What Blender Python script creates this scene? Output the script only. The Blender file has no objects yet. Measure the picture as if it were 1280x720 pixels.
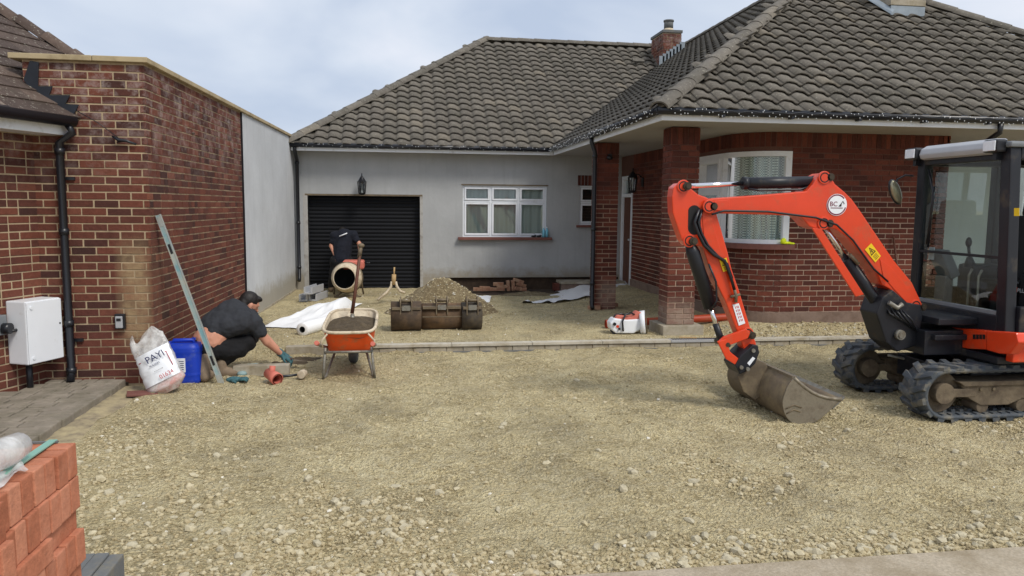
import bpy, bmesh, math, random
import numpy as np
from mathutils import Matrix, Vector, noise as mnoise
random.seed(7); np.random.seed(7)
S = bpy.context.scene
C = S.collection
R_ = math.radians
# ------------------------------------------------------------------ camera
FPX = 950.0; CAMH = 1.78
def _n(v): return v/np.linalg.norm(v)
_Y = _n(np.array([500-640, 256-360, FPX])); _r = -.009
_D = _n(np.array([_r, 1, (104+140*_r)/FPX])); _D = _n(_D-_Y*_D.dot(_Y))
RW = np.array([np.cross(_D, _Y), _Y, -_D])          # rows: world X,Y,Z in camera (x right,y down,z fwd)
CP = np.array([0, 0, CAMH])
cam_d = bpy.data.cameras.new('camera'); cam = bpy.data.objects.new('camera', cam_d); C.objects.link(cam)
cam_d.sensor_width = 36; cam_d.lens = 36*FPX/1280; cam_d.clip_end = 2000; cam_d.clip_start = .05
_m = Matrix.Identity(4)
for i in range(3):
    _m[i][0] = RW[i][0]; _m[i][1] = -RW[i][1]; _m[i][2] = -RW[i][2]
_m[0][3], _m[1][3], _m[2][3] = CP
cam.matrix_world = _m
S.camera = cam
S.render.resolution_x = 1024; S.render.resolution_y = 576
S.view_settings.view_transform = 'Standard'; S.view_settings.look = 'None'
S.view_settings.exposure = 0.74; S.view_settings.gamma = 1
# a photo pixel gives a direction; depth comes from the plane it touches
def ray(px, py): return RW @ np.array([px-640, py-360, FPX])
def gz(px, py, z=0.): d = ray(px, py); return CP+d*(z-CAMH)/d[2]
def gy(px, py, Y): d = ray(px, py); return CP+d*Y/d[1]
def gx(px, py, X): d = ray(px, py); return CP+d*X/d[0]
def gpl(px, py, p, n):
    d = ray(px, py); n = np.array(n); return CP+d*((np.array(p)-CP).dot(n)/d.dot(n))
def proj(p):
    c = RW.T @ (np.array(p)-CP); return 640+FPX*c[0]/c[2], 360+FPX*c[1]/c[2], c[2]
# ------------------------------------------------------------------ world and sun
W = bpy.data.worlds.new('World'); S.world = W; W.use_nodes = True
def world():
    nt = W.node_tree; nt.nodes.clear(); N = nt.nodes.new; L = nt.links.new
    out = N('ShaderNodeOutputWorld'); bg = N('ShaderNodeBackground')
    sky = N('ShaderNodeTexSky'); sky.sky_type = 'NISHITA'; sky.sun_disc = False
    sky.sun_elevation = R_(50); sky.sun_rotation = R_(142); sky.dust_density = 2
    tc = N('ShaderNodeTexCoord'); mp = N('ShaderNodeMapping'); mp.inputs['Scale'].default_value = (1, 1, 2.2)
    mp.inputs['Location'].default_value = (.35, .2, .1)
    n1 = N('ShaderNodeTexNoise'); n1.inputs['Scale'].default_value = 2.1; n1.inputs['Detail'].default_value = 5; n1.inputs['Roughness'].default_value = .48; n1.inputs['Distortion'].default_value = .35
    cr = N('ShaderNodeValToRGB')
    e = cr.color_ramp.elements
    e[0].position = .36; e[0].color = (4.4, 5.15, 6.5, 1); e[1].position = .66; e[1].color = (7.9, 8.0, 8.6, 1)
    x = cr.color_ramp.elements.new(.5); x.color = (5.9, 6.5, 7.5, 1)
    mx = N('ShaderNodeMix'); mx.data_type = 'RGBA'; mx.inputs['Factor'].default_value = .93
    L(tc.outputs['Generated'], mp.inputs['Vector']); L(mp.outputs[0], n1.inputs['Vector']); L(n1.outputs[0], cr.inputs[0])
    L(sky.outputs[0], mx.inputs[6]); L(cr.outputs[0], mx.inputs[7])
    L(mx.outputs[2], bg.inputs[0]); bg.inputs[1].default_value = .072
    L(bg.outputs[0], out.inputs[0])
world()
sd = bpy.data.lights.new('sun', 'SUN'); sun = bpy.data.objects.new('sun', sd); C.objects.link(sun)
sd.energy = 1.5; sd.angle = R_(18); sd.color = (1, .94, .85)
_az, _el = R_(142), R_(50)   # from behind the camera, to the right
sun.rotation_euler = Vector((math.sin(_az)*math.cos(_el), math.cos(_az)*math.cos(_el), math.sin(_el))).to_track_quat('Z', 'Y').to_euler()
sun.location = (0, 0, 30)
# ------------------------------------------------------------------ materials
def srgb(*c): return tuple(((v/255+.055)/1.055)**2.4 if v > 10 else v/255/12.92 for v in c)+(1,)
def newmat(name):
    m = bpy.data.materials.new(name); m.use_nodes = True; nt = m.node_tree
    b = nt.nodes['Principled BSDF']; return m, nt, b
def pos_node(nt, coord):
    if coord == 'world': return nt.nodes.new('ShaderNodeNewGeometry').outputs['Position']
    return nt.nodes.new('ShaderNodeTexCoord').outputs['Object']
def noise_n(nt, vec, scale, detail=4, rough=.55):
    n = nt.nodes.new('ShaderNodeTexNoise'); n.inputs['Scale'].default_value = scale; n.inputs['Detail'].default_value = detail
    n.inputs['Roughness'].default_value = rough; nt.links.new(vec, n.inputs['Vector']); return n.outputs[0]
def ramp(nt, fac, stops, interp='LINEAR'):
    r = nt.nodes.new('ShaderNodeValToRGB'); r.color_ramp.interpolation = interp
    while len(r.color_ramp.elements) < len(stops): r.color_ramp.elements.new(.5)
    for el, (p, c) in zip(r.color_ramp.elements, stops): el.position = p; el.color = c if len(c) == 4 else tuple(c)+(1,)
    nt.links.new(fac, r.inputs[0]); return r.outputs[0]
def mix(nt, a, b, fac, mode='MIX'):
    m = nt.nodes.new('ShaderNodeMix'); m.data_type = 'RGBA'; m.blend_type = mode
    for s, v in ((6, a), (7, b), (0, fac)):
        if hasattr(v, 'is_linked') or hasattr(v, 'links'): nt.links.new(v, m.inputs[s])
        else: m.inputs[s].default_value = v
    return m.outputs[2]
def math_n(nt, op, a, b=0.):
    m = nt.nodes.new('ShaderNodeMath'); m.operation = op
    for s, v in ((0, a), (1, b)):
        if hasattr(v, 'links'): nt.links.new(v, m.inputs[s])
        else: m.inputs[s].default_value = v
    return m.outputs[0]
def bump(nt, b, h, strength=.3, dist=.01):
    n = nt.nodes.new('ShaderNodeBump'); n.inputs['Strength'].default_value = strength; n.inputs['Distance'].default_value = dist
    nt.links.new(h, n.inputs['Height']); nt.links.new(n.outputs[0], b.inputs['Normal'])
def scale_c(c, k): return (min(1, c[0]*k), min(1, c[1]*k), min(1, c[2]*k), 1)
def pm(name, col, rough=.6, var=.18, sc=6, metal=0, bmp=.15, bsc=60, dirt=None, dirt_amt=.35, dirt_sc=5, spec=.4, coat=0, coord='world'):
    """a painted / worn surface: two-tone noise colour, optional dirt, fine bump"""
    m, nt, b = newmat(name); L = nt.links.new
    v = pos_node(nt, coord)
    n1 = noise_n(nt, v, sc, 6, .6)
    c = ramp(nt, n1, [(.3, scale_c(col, 1-var)), (.7, scale_c(col, 1+var))])
    if dirt:
        n2 = noise_n(nt, v, dirt_sc, 8, .68)
        f = ramp(nt, n2, [(.62-dirt_amt*.45, (0, 0, 0)), (.80-dirt_amt*.2, (1, 1, 1))])
        c = mix(nt, c, dirt, f)
        rr = mix(nt, (rough,)*3+(1,), (.9,)*3+(1,), f); L(rr, b.inputs['Roughness'])
    else: b.inputs['Roughness'].default_value = rough
    L(c, b.inputs['Base Color']); b.inputs['Metallic'].default_value = metal
    b.inputs['Specular IOR Level'].default_value = spec; b.inputs['Coat Weight'].default_value = coat
    if bmp: bump(nt, b, noise_n(nt, v, bsc, 5, .6), bmp, .004)
    return m
def glassmat(name, tint=(.9, .95, .93, 1), refl=.12):
    m, nt, b = newmat(name); nt.nodes.remove(b); N = nt.nodes.new; L = nt.links.new
    t = N('ShaderNodeBsdfTransparent'); t.inputs[0].default_value = tint
    g = N('ShaderNodeBsdfGlossy'); g.inputs['Roughness'].default_value = .02; g.inputs[0].default_value = (1, 1, 1, 1)
    lw = N('ShaderNodeFresnel'); lw.inputs[0].default_value = 1.38
    a = math_n(nt, 'ADD', lw.outputs[0], refl)
    mx = N('ShaderNodeMixShader'); L(a, mx.inputs[0]); L(t.outputs[0], mx.inputs[1]); L(g.outputs[0], mx.inputs[2])
    L(mx.outputs[0], nt.nodes['Material Output'].inputs[0]); return m
def brickmat(name, stops, src, whit=0., patch=None, dirty=.25, dcol=srgb(52, 44, 42)):
    """fired clay: colour per brick (object random or stored tint), grain, lime bloom by place"""
    m, nt, b = newmat(name); L = nt.links.new
    if src == 'obj':
        rnd = nt.nodes.new('ShaderNodeObjectInfo').outputs['Random']
    else:
        a = nt.nodes.new('ShaderNodeAttribute'); a.attribute_name = 'tint'; rnd = a.outputs['Fac']
    v = nt.nodes.new('ShaderNodeNewGeometry').outputs['Position']
    c = ramp(nt, rnd, stops)
    n1 = noise_n(nt, v, 30, 5, .7); c = mix(nt, c, ramp(nt, n1, [(.3, (.6, .58, .58)), (.7, (1.3, 1.26, 1.22))]), .5, 'MULTIPLY')
    n2 = noise_n(nt, v, 3.2, 6, .65)
    c = mix(nt, c, dcol, math_n(nt, 'MULTIPLY', ramp(nt, n2, [(.5, (0, 0, 0)), (.75, (1, 1, 1))]), dirty))
    if whit:
        n3 = noise_n(nt, v, 5.5, 8, .75); z = nt.nodes.new('ShaderNodeSeparateXYZ'); L(v, z.inputs[0])
        hz = ramp(nt, math_n(nt, 'MULTIPLY', z.outputs[2], .3333), [(.62, (.0, .0, .0)), (.9, (1, 1, 1))])
        f = math_n(nt, 'MULTIPLY', ramp(nt, n3, [(.47, (0, 0, 0)), (.72, (1, 1, 1))]), hz)
        c = mix(nt, c, srgb(178, 165, 160), math_n(nt, 'MULTIPLY', f, whit))
    if patch:
        z = nt.nodes.new('ShaderNodeSeparateXYZ'); L(v, z.inputs[0])
        def soft(o, lo, hi, w):
            return math_n(nt, 'MULTIPLY', ramp(nt, math_n(nt, 'ADD', math_n(nt, 'MULTIPLY', o, 1/32), .5), [(.5+lo/32-w/4, (0, 0, 0)), (.5+lo/32, (1, 1, 1))]),
                          ramp(nt, math_n(nt, 'ADD', math_n(nt, 'MULTIPLY', o, 1/32), .5), [(.5+hi/32, (1, 1, 1)), (.5+hi/32+w/4, (0, 0, 0))]))
        f = math_n(nt, 'MULTIPLY', soft(z.outputs[0], patch[0], patch[1], .004), soft(z.outputs[2], patch[2], patch[3], .02))
        f = math_n(nt, 'MULTIPLY', f, ramp(nt, noise_n(nt, v, 6, 6, .7), [(.3, (.25, .25, .25)), (.6, (1, 1, 1))]))
        c = mix(nt, c, patch[4], math_n(nt, 'MULTIPLY', f, patch[5] if len(patch) > 5 else .8))
    L(c, b.inputs['Base Color']); b.inputs['Roughness'].default_value = .88; b.inputs['Specular IOR Level'].default_value = .2
    bump(nt, b, math_n(nt, 'ADD', noise_n(nt, v, 90, 5, .7), math_n(nt, 'MULTIPLY', noise_n(nt, v, 28, 4, .7), 1.2)), .6, .006)
    return m
M = {}
RED = [(0, srgb(70, 47, 44)), (.18, srgb(88, 55, 48)), (.42, srgb(104, 62, 52)), (.65, srgb(114, 68, 55)), (.85, srgb(95, 57, 50)), (1, srgb(128, 80, 64))]
ORG = [(0, srgb(80, 48, 42)), (.3, srgb(94, 53, 45)), (.6, srgb(104, 58, 48)), (1, srgb(118, 67, 54))]
PACK = [(0, srgb(164, 102, 76)), (.5, srgb(184, 118, 90)), (1, srgb(200, 138, 110))]
pt = (-2.66, -2.43, .50, 1.28, srgb(168, 146, 112))
for s in ('obj', 'att'):
    M['nb_'+s] = brickmat('neighbour_brick_'+s, RED, s, .75, pt, .35)
    M['bg_'+s] = brickmat('bungalow_brick_'+s, ORG, s, .0, (3.3, 4.1, .2, .40, srgb(180, 168, 152), .55), .3)
    M['pk_'+s] = brickmat('new_brick_'+s, PACK, s, 0, None, .7, dcol=srgb(214, 152, 124))
M['mortar'] = pm('mortar', srgb(174, 155, 127), .95, .15, 8, bmp=.5, bsc=120, dirt=srgb(120, 104, 84), dirt_amt=.2)
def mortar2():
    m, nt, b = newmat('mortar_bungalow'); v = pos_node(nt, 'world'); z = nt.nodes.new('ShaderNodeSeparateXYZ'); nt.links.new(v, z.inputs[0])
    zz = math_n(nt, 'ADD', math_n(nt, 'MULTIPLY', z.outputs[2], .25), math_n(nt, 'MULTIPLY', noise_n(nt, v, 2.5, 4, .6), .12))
    c = ramp(nt, zz, [(.50, srgb(182, 158, 138)), (.60, srgb(104, 72, 62))])          # pale mortar low down, dark red-brown higher up
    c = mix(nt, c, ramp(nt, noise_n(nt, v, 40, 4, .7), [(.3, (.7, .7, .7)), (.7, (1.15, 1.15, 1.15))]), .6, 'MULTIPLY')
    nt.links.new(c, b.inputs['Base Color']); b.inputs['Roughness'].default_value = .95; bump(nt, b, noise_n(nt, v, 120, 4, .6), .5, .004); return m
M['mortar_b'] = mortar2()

M['render'] = pm('grey_render', srgb(170, 172, 173), .9, .05, 1.5, bmp=.25, bsc=160, dirt=srgb(156, 157, 157), dirt_amt=.2, dirt_sc=1.3)
M['render_l'] = pm('pale_render', srgb(196, 199, 202), .9, .06, 1.2, bmp=.25, bsc=160, dirt=srgb(172, 176, 180), dirt_amt=.3, dirt_sc=1.6)
def rendermat(name, col, splash):
    m, nt, b = newmat(name); L = nt.links.new; v = pos_node(nt, 'world'); z = nt.nodes.new('ShaderNodeSeparateXYZ'); L(v, z.inputs[0])
    c = ramp(nt, noise_n(nt, v, 1.4, 6, .62), [(.3, scale_c(col, .90)), (.7, scale_c(col, 1.08))])
    mp = nt.nodes.new('ShaderNodeMapping'); mp.inputs['Scale'].default_value = (5, 5, .35); L(v, mp.inputs['Vector'])
    c = mix(nt, c, scale_c(col, .78), math_n(nt, 'MULTIPLY', ramp(nt, noise_n(nt, mp.outputs[0], 1.6, 6, .6), [(.52, (0, 0, 0)), (.75, (1, 1, 1))]), .5))   # rain streaks
    zz = math_n(nt, 'ADD', z.outputs[2], math_n(nt, 'MULTIPLY', noise_n(nt, v, 5, 6, .7), -.55))
    c = mix(nt, c, splash, ramp(nt, zz, [(.0, (.75, .75, .75)), (.22, (0, 0, 0))]))                                   # mud splash at the foot
    L(c, b.inputs['Base Color']); b.inputs['Roughness'].default_value = .92
    bump(nt, b, math_n(nt, 'ADD', noise_n(nt, v, 110, 4, .6), math_n(nt, 'MULTIPLY', noise_n(nt, v, 9, 4, .6), 2.5)), .35, .006); return m
M['render'] = rendermat('grey_render_wall', srgb(170, 172, 173), srgb(142, 132, 112)); M['render_l'] = rendermat('pale_render_wall', srgb(196, 199, 202), srgb(150, 142, 124))
M['plinth'] = pm('cement_plinth', srgb(140, 120, 108), .95, .2, 5, bmp=.6, bsc=60, dirt=srgb(96, 78, 66), dirt_amt=.5)
M['white'] = pm('white_upvc', srgb(232, 236, 241), .35, .03, 3, bmp=.03, dirt=srgb(196, 196, 192), dirt_amt=.1)
M['soffit'] = pm('soffit_board', srgb(160, 157, 152), .6, .03, 2, bmp=.05)
M['black_pl'] = pm('black_plastic', srgb(26, 28, 34), .35, .15, 4, bmp=.05, spec=.5)
M['black_mt'] = pm('black_paint', srgb(30, 32, 38), .42, .2, 5, bmp=.08, dirt=srgb(92, 82, 66), dirt_amt=.12)
M['shutter'] = pm('shutter_paint', srgb(15, 17, 22), .6, .1, 3, bmp=.03, spec=.2)
M['lead'] = pm('lead', srgb(140, 150, 158), .55, .15, 6, metal=.3, bmp=.2)
M['flash'] = pm('black_flashing', srgb(30, 34, 42), .5, .25, 7, bmp=.3, bsc=25)
M['coping'] = pm('sandstone_coping', srgb(176, 160, 128), .9, .12, 4, bmp=.3, dirt=srgb(130, 112, 84), dirt_amt=.25)
M['sill'] = pm('red_sill', srgb(120, 78, 70), .7, .15, 5, bmp=.1)
M['conc'] = pm('concrete', srgb(168, 160, 144), .92, .15, 7, bmp=.5, bsc=70, dirt=srgb(128, 116, 92), dirt_amt=.4)
M['conc_d'] = pm('dark_concrete', srgb(104, 106, 106), .9, .12, 9, bmp=.5, bsc=90, dirt=srgb(132, 124, 104), dirt_amt=.15)
M['pave'] = pm('pavement', srgb(172, 160, 140), .95, .22, 60, bmp=1., bsc=90, dirt=srgb(140, 126, 102), dirt_amt=.45, dirt_sc=4)
M['setts'] = pm('paving_block', srgb(140, 131, 118), .92, .2, 8, bmp=.6, bsc=60, dirt=srgb(112, 106, 90), dirt_amt=.45)
M['orange'] = pm('orange_paint', srgb(216, 62, 20), .36, .08, 4, bmp=.06, bsc=40, dirt=srgb(176, 88, 54), dirt_amt=.16, spec=.5, coat=.3, dirt_sc=6)
M['orange_b'] = pm('barrow_orange', srgb(226, 84, 26), .5, .08, 5, bmp=.1, dirt=srgb(170, 110, 70), dirt_amt=.22, dirt_sc=9)
M['cream'] = pm('chalky_cream', srgb(206, 192, 168), .8, .12, 14, bmp=.3, dirt=srgb(150, 128, 100), dirt_amt=.3, dirt_sc=16)
M['steel'] = pm('galvanised', srgb(140, 138, 130), .5, .15, 12, metal=.5, bmp=.1, dirt=srgb(110, 98, 78), dirt_amt=.35, dirt_sc=14)
M['chrome'] = pm('chrome', (.8, .8, .82, 1), .12, .05, 4, metal=1, bmp=0)
M['mudsteel'] = pm('muddy_steel', srgb(110, 98, 82), .6, .22, 8, metal=.35, bmp=.5, bsc=45, dirt=srgb(140, 126, 100), dirt_amt=.4, dirt_sc=7)
M['mudbrown'] = pm('mud_caked', srgb(112, 100, 82), .9, .25, 9, bmp=.8, bsc=40, dirt=srgb(76, 64, 54), dirt_amt=.4, dirt_sc=8)
M['bucketrust'] = pm('bucket_rust', srgb(98, 80, 62), .75, .25, 8, metal=.15, bmp=.6, bsc=40, dirt=srgb(58, 52, 48), dirt_amt=.55, dirt_sc=6)
M['rubber'] = pm('rubber', srgb(74, 80, 86), .75, .2, 8, bmp=.3, dirt=srgb(134, 126, 108), dirt_amt=.3, dirt_sc=8)
M['pinmetal'] = pm('pin_metal', srgb(70, 62, 52), .5, .2, 20, metal=.5, bmp=.1)
M['wornsteel'] = pm('worn_steel', srgb(150, 142, 126), .42, .2, 9, metal=.5, bmp=.4, bsc=45, dirt=srgb(96, 84, 68), dirt_amt=.5, dirt_sc=9)
M['silver'] = pm('silver_visor', srgb(176, 178, 182), .4, .06, 4, metal=.2, bmp=.03)
M['mirror'] = pm('mirror_face', srgb(150, 146, 124), .25, .15, 20, metal=.6, bmp=.1)
M['lampglass'] = pm('lamp_lens', srgb(226, 230, 236), .12, .05, 60, bmp=.2, bsc=200, spec=.8)
M['yellow'] = pm('yellow_sticker', srgb(238, 200, 30), .5, .05, 4, bmp=0)
M['hivis'] = pm('hi_vis_yellow', srgb(226, 240, 40), .7, .1, 20, bmp=.3)
M['ink'] = pm('black_ink', srgb(24, 22, 24), .6, .05, 4, bmp=0)
M['ink_b'] = pm('blue_ink', srgb(34, 44, 92), .6, .05, 4, bmp=0)
M['ink_r'] = pm('red_ink', srgb(190, 40, 50), .6, .05, 4, bmp=0)
M['ink_p'] = pm('maroon_ink', srgb(120, 30, 60), .6, .05, 4, bmp=0)
M['blue'] = pm('blue_drum', srgb(22, 58, 176), .4, .08, 6, bmp=.05, dirt=srgb(90, 104, 150), dirt_amt=.1)
M['sheet'] = pm('polythene', srgb(242, 243, 244), .45, .03, 5, bmp=.15, bsc=14, spec=.5)
M['alu'] = pm('aluminium_teal', srgb(158, 164, 162), .45, .12, 8, metal=.35, bmp=.05, dirt=srgb(170, 164, 146), dirt_amt=.4, dirt_sc=5)
M['teal'] = pm('teal_paint', srgb(112, 150, 156), .5, .12, 8, bmp=.05, dirt=srgb(168, 166, 154), dirt_amt=.55, dirt_sc=5)
M['clay_pipe'] = pm('orange_pipe', srgb(176, 68, 40), .5, .1, 5, bmp=.05, dirt=srgb(150, 110, 80), dirt_amt=.2)
M['timber'] = pm('raw_timber', srgb(186, 156, 112), .8, .15, 12, bmp=.3)
M['handle_w'] = pm('shovel_shaft', srgb(96, 60, 46), .6, .2, 14, bmp=.2)
M['skin'] = pm('skin', srgb(196, 140, 116), .55, .06, 14, bmp=.1, bsc=200)
M['hair'] = pm('dark_hair', srgb(28, 23, 21), .55, .3, 60, bmp=.8, bsc=120)
M['shirt'] = pm('charcoal_shirt', srgb(46, 48, 53), .9, .14, 7, bmp=.6, bsc=24)
M['navy'] = pm('navy_shirt', srgb(17, 21, 33), .9, .15, 7, bmp=.5, bsc=22)
M['trouser'] = pm('black_trousers', srgb(19, 19, 22), .9, .18, 7, bmp=.6, bsc=20)
M['boot'] = pm('dusty_boot', srgb(128, 112, 94), .85, .2, 14, bmp=.4)
M['glove'] = pm('teal_glove', srgb(60, 98, 104), .8, .25, 20, bmp=.4)
M['mixcover'] = pm('faded_red_cover', srgb(200, 112, 96), .6, .08, 8, bmp=.1)
M['soil'] = pm('dark_soil', srgb(72, 58, 46), .98, .3, 9, bmp=1, bsc=30, dirt=srgb(50, 40, 33), dirt_amt=.5)
M['clear_pl'] = pm('bag_plastic', srgb(214, 214, 212), .3, .05, 6, bmp=.3, bsc=18, spec=.6)
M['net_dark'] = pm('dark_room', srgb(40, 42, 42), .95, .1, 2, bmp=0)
M['bulb'] = pm('bulb_white', srgb(225, 228, 230), .3, .02, 3, bmp=0)
M['seat'] = pm('seat_vinyl', srgb(40, 40, 44), .7, .1, 9, bmp=.3)
M['grey_pl'] = pm('grey_plastic', srgb(120, 124, 128), .55, .08, 9, bmp=.1)
M['bluepl'] = pm('water_bottle', srgb(120, 190, 215), .15, .08, 9, bmp=0, spec=.7)
M['glass'] = glassmat('window_glass', (.86, .92, .9, 1), .05)
M['cabglass'] = glassmat('cab_glass', (.80, .90, .87, 1), .045)
M['lampclear'] = glassmat('lantern_glass', (.8, .85, .85, 1), .05)
def clearbag():
    m, nt, b = newmat('clear_bag'); N = nt.nodes.new; L = nt.links.new
    t = N('ShaderNodeBsdfTransparent'); mx = N('ShaderNodeMixShader')
    b.inputs['Base Color'].default_value = srgb(224, 224, 222); b.inputs['Roughness'].default_value = .25
    v = pos_node(nt, 'world'); f = ramp(nt, noise_n(nt, v, 14, 4, .6), [(.35, (.3, .3, .3)), (.65, (.75, .75, .75))])
    L(f, mx.inputs[0]); L(t.outputs[0], mx.inputs[1]); L(b.outputs[0], mx.inputs[2]); L(mx.outputs[0], nt.nodes['Material Output'].inputs[0])
    bump(nt, b, noise_n(nt, v, 20, 3, .5), .8, .01); return m
M['clear'] = clearbag()
def netmat():
    m, nt, b = newmat('lace_net'); L = nt.links.new; N = nt.nodes.new
    g = N('ShaderNodeNewGeometry'); s = N('ShaderNodeSeparateXYZ'); L(g.outputs['Position'], s.inputs[0])
    h = math_n(nt, 'ADD', s.outputs[0], s.outputs[1])
    a = math_n(nt, 'SINE', math_n(nt, 'MULTIPLY', math_n(nt, 'ADD', h, s.outputs[2]), 85.))
    c = math_n(nt, 'SINE', math_n(nt, 'MULTIPLY', math_n(nt, 'SUBTRACT', h, s.outputs[2]), 85.))
    k = math_n(nt, 'MULTIPLY', a, c)
    col = ramp(nt, math_n(nt, 'ADD', math_n(nt, 'MULTIPLY', k, .5), .5), [(.25, srgb(226, 232, 228)), (.5, srgb(112, 124, 122)), (.75, srgb(218, 224, 222))])
    L(col, b.inputs['Base Color']); b.inputs['Roughness'].default_value = .95; return m
M['net'] = netmat()
def groundmat():
    m, nt, b = newmat('clay_ground'); L = nt.links.new
    v = pos_node(nt, 'world')
    n1 = noise_n(nt, v, 1.3, 9, .68); n2 = noise_n(nt, v, 14, 8, .75); n3 = noise_n(nt, v, 70, 4, .7)
    c = ramp(nt, n1, [(.34, srgb(160, 146, 114)), (.46, srgb(206, 190, 148)), (.54, srgb(226, 209, 163)), (.66, srgb(246, 231, 184))])
    c = mix(nt, c, ramp(nt, n2, [(.32, srgb(120, 107, 80)), (.46, srgb(222, 207, 166)), (.66, srgb(250, 242, 212))]), .45)
    c = mix(nt, c, ramp(nt, n3, [(.34, (.5, .48, .44)), (.5, (1.05, 1.05, 1.05)), (.66, (1.35, 1.35, 1.3))]), .45, 'MULTIPLY')
    L(c, b.inputs['Base Color']); b.inputs['Roughness'].default_value = .97; b.inputs['Specular IOR Level'].default_value = .15
    vo = nt.nodes.new('ShaderNodeTexVoronoi'); vo.inputs['Scale'].default_value = 42; L(v, vo.inputs['Vector'])
    vo2 = nt.nodes.new('ShaderNodeTexVoronoi'); vo2.inputs['Scale'].default_value = 95; L(v, vo2.inputs['Vector'])
    pm_ = ramp(nt, noise_n(nt, v, 1.7, 5, .65), [(.40, (.2, .2, .2)), (.66, (1, 1, 1))])       # where the fines are stony
    cell = nt.nodes.new('ShaderNodeSeparateXYZ'); L(vo.outputs['Color'], cell.inputs[0])
    cc = ramp(nt, cell.outputs[0], [(0, (.82, .80, .77)), (.5, (1.05, 1.05, 1.05)), (1, (1.25, 1.25, 1.23))])
    ed = ramp(nt, vo.outputs['Distance'], [(.35, (1.06, 1.06, 1.06)), (.75, (.66, .63, .58))])
    ed2 = ramp(nt, vo2.outputs['Distance'], [(.35, (1.05, 1.05, 1.05)), (.75, (.78, .76, .72))])
    c = mix(nt, c, mix(nt, cc, mix(nt, ed, ed2, 1., 'MULTIPLY'), 1., 'MULTIPLY'), pm_, 'MULTIPLY')
    L(c, b.inputs['Base Color'])
    vd = math_n(nt, 'MULTIPLY', math_n(nt, 'ADD', vo.outputs['Distance'], math_n(nt, 'MULTIPLY', vo2.outputs['Distance'], .5)), -1.0)
    h = math_n(nt, 'ADD', math_n(nt, 'ADD', n2, math_n(nt, 'MULTIPLY', n3, .6)), math_n(nt, 'MULTIPLY', vd, .7)); bump(nt, b, h, 1., .05)
    return m
M['ground'] = groundmat()
def stonemat():
    m, nt, b = newmat('flint_gravel'); L = nt.links.new
    a = nt.nodes.new('ShaderNodeAttribute'); a.attribute_name = 'tint'
    v = pos_node(nt, 'world')
    c = ramp(nt, a.outputs['Fac'], [(0, srgb(136, 122, 92)), (.3, srgb(172, 157, 122)), (.6, srgb(186, 173, 140)), (.88, srgb(198, 188, 160)), (.95, srgb(150, 145, 130)), (1, srgb(226, 222, 210))])
    c = mix(nt, c, ramp(nt, noise_n(nt, v, 40, 5, .7), [(.3, (.62, .6, .56)), (.7, (1.2, 1.2, 1.18))]), .6, 'MULTIPLY')
    L(c, b.inputs['Base Color']); b.inputs['Roughness'].default_value = .9; bump(nt, b, noise_n(nt, v, 90, 4, .7), .5, .006); return m
M['stone'] = stonemat()
def sandmat(name, c0, c1, c2):
    m, nt, b = newmat(name); L = nt.links.new; v = pos_node(nt, 'world')
    n = noise_n(nt, v, 16, 9, .8); n3 = noise_n(nt, v, 80, 4, .7)
    c = ramp(nt, n, [(.3, c0), (.5, c1), (.72, c2)])
    c = mix(nt, c, ramp(nt, n3, [(.3, (.6, .6, .6)), (.7, (1.25, 1.25, 1.25))]), .6, 'MULTIPLY')
    L(c, b.inputs['Base Color']); b.inputs['Roughness'].default_value = .97; bump(nt, b, math_n(nt, 'ADD', n, n3), .9, .03); return m
M['sand'] = sandmat('ballast', srgb(92, 80, 58), srgb(134, 118, 88), srgb(182, 168, 134))
M['sand_w'] = sandmat('wet_mortar_mix', srgb(66, 56, 42), srgb(98, 84, 64), srgb(134, 118, 92))
def tilemat(src, name, cols):
    m, nt, b = newmat(name+src); L = nt.links.new
    if src == 'obj': rnd = nt.nodes.new('ShaderNodeObjectInfo').outputs['Random']
    else:
        a = nt.nodes.new('ShaderNodeAttribute'); a.attribute_name = 'tint'; rnd = a.outputs['Fac']
    v = pos_node(nt, 'world')
    c = ramp(nt, rnd, [(0, cols[0]), (.5, cols[1]), (.93, cols[2]), (1, cols[3])])
    c = mix(nt, c, ramp(nt, noise_n(nt, v, 9, 7, .7), [(.3, (.62, .61, .59)), (.7, (1.25, 1.25, 1.25))]), .7, 'MULTIPLY')
    moss = ramp(nt, noise_n(nt, v, 3.1, 7, .75), [(.55, (0, 0, 0)), (.75, (1, 1, 1))])
    c = mix(nt, c, srgb(74, 72, 56), math_n(nt, 'MULTIPLY', moss, .45))
    lich = ramp(nt, noise_n(nt, v, 30, 4, .7), [(.60, (0, 0, 0)), (.66, (1, 1, 1))])
    c = mix(nt, c, srgb(176, 172, 156), math_n(nt, 'MULTIPLY', lich, .6))
    L(c, b.inputs['Base Color']); b.inputs['Roughness'].default_value = .93; b.inputs['Specular IOR Level'].default_value = .2
    bump(nt, b, noise_n(nt, v, 70, 5, .75), .6, .006); return m
for s in ('obj', 'att'):
    M['tile_'+s] = tilemat(s, 'roof_tile_', [srgb(100, 96, 89), srgb(108, 103, 96), srgb(116, 111, 103), srgb(126, 119, 108)])
    M['ntile_'+s] = tilemat(s, 'brown_tile_', [srgb(72, 62, 58), srgb(88, 76, 70), srgb(100, 86, 78), srgb(126, 112, 104)])
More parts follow.
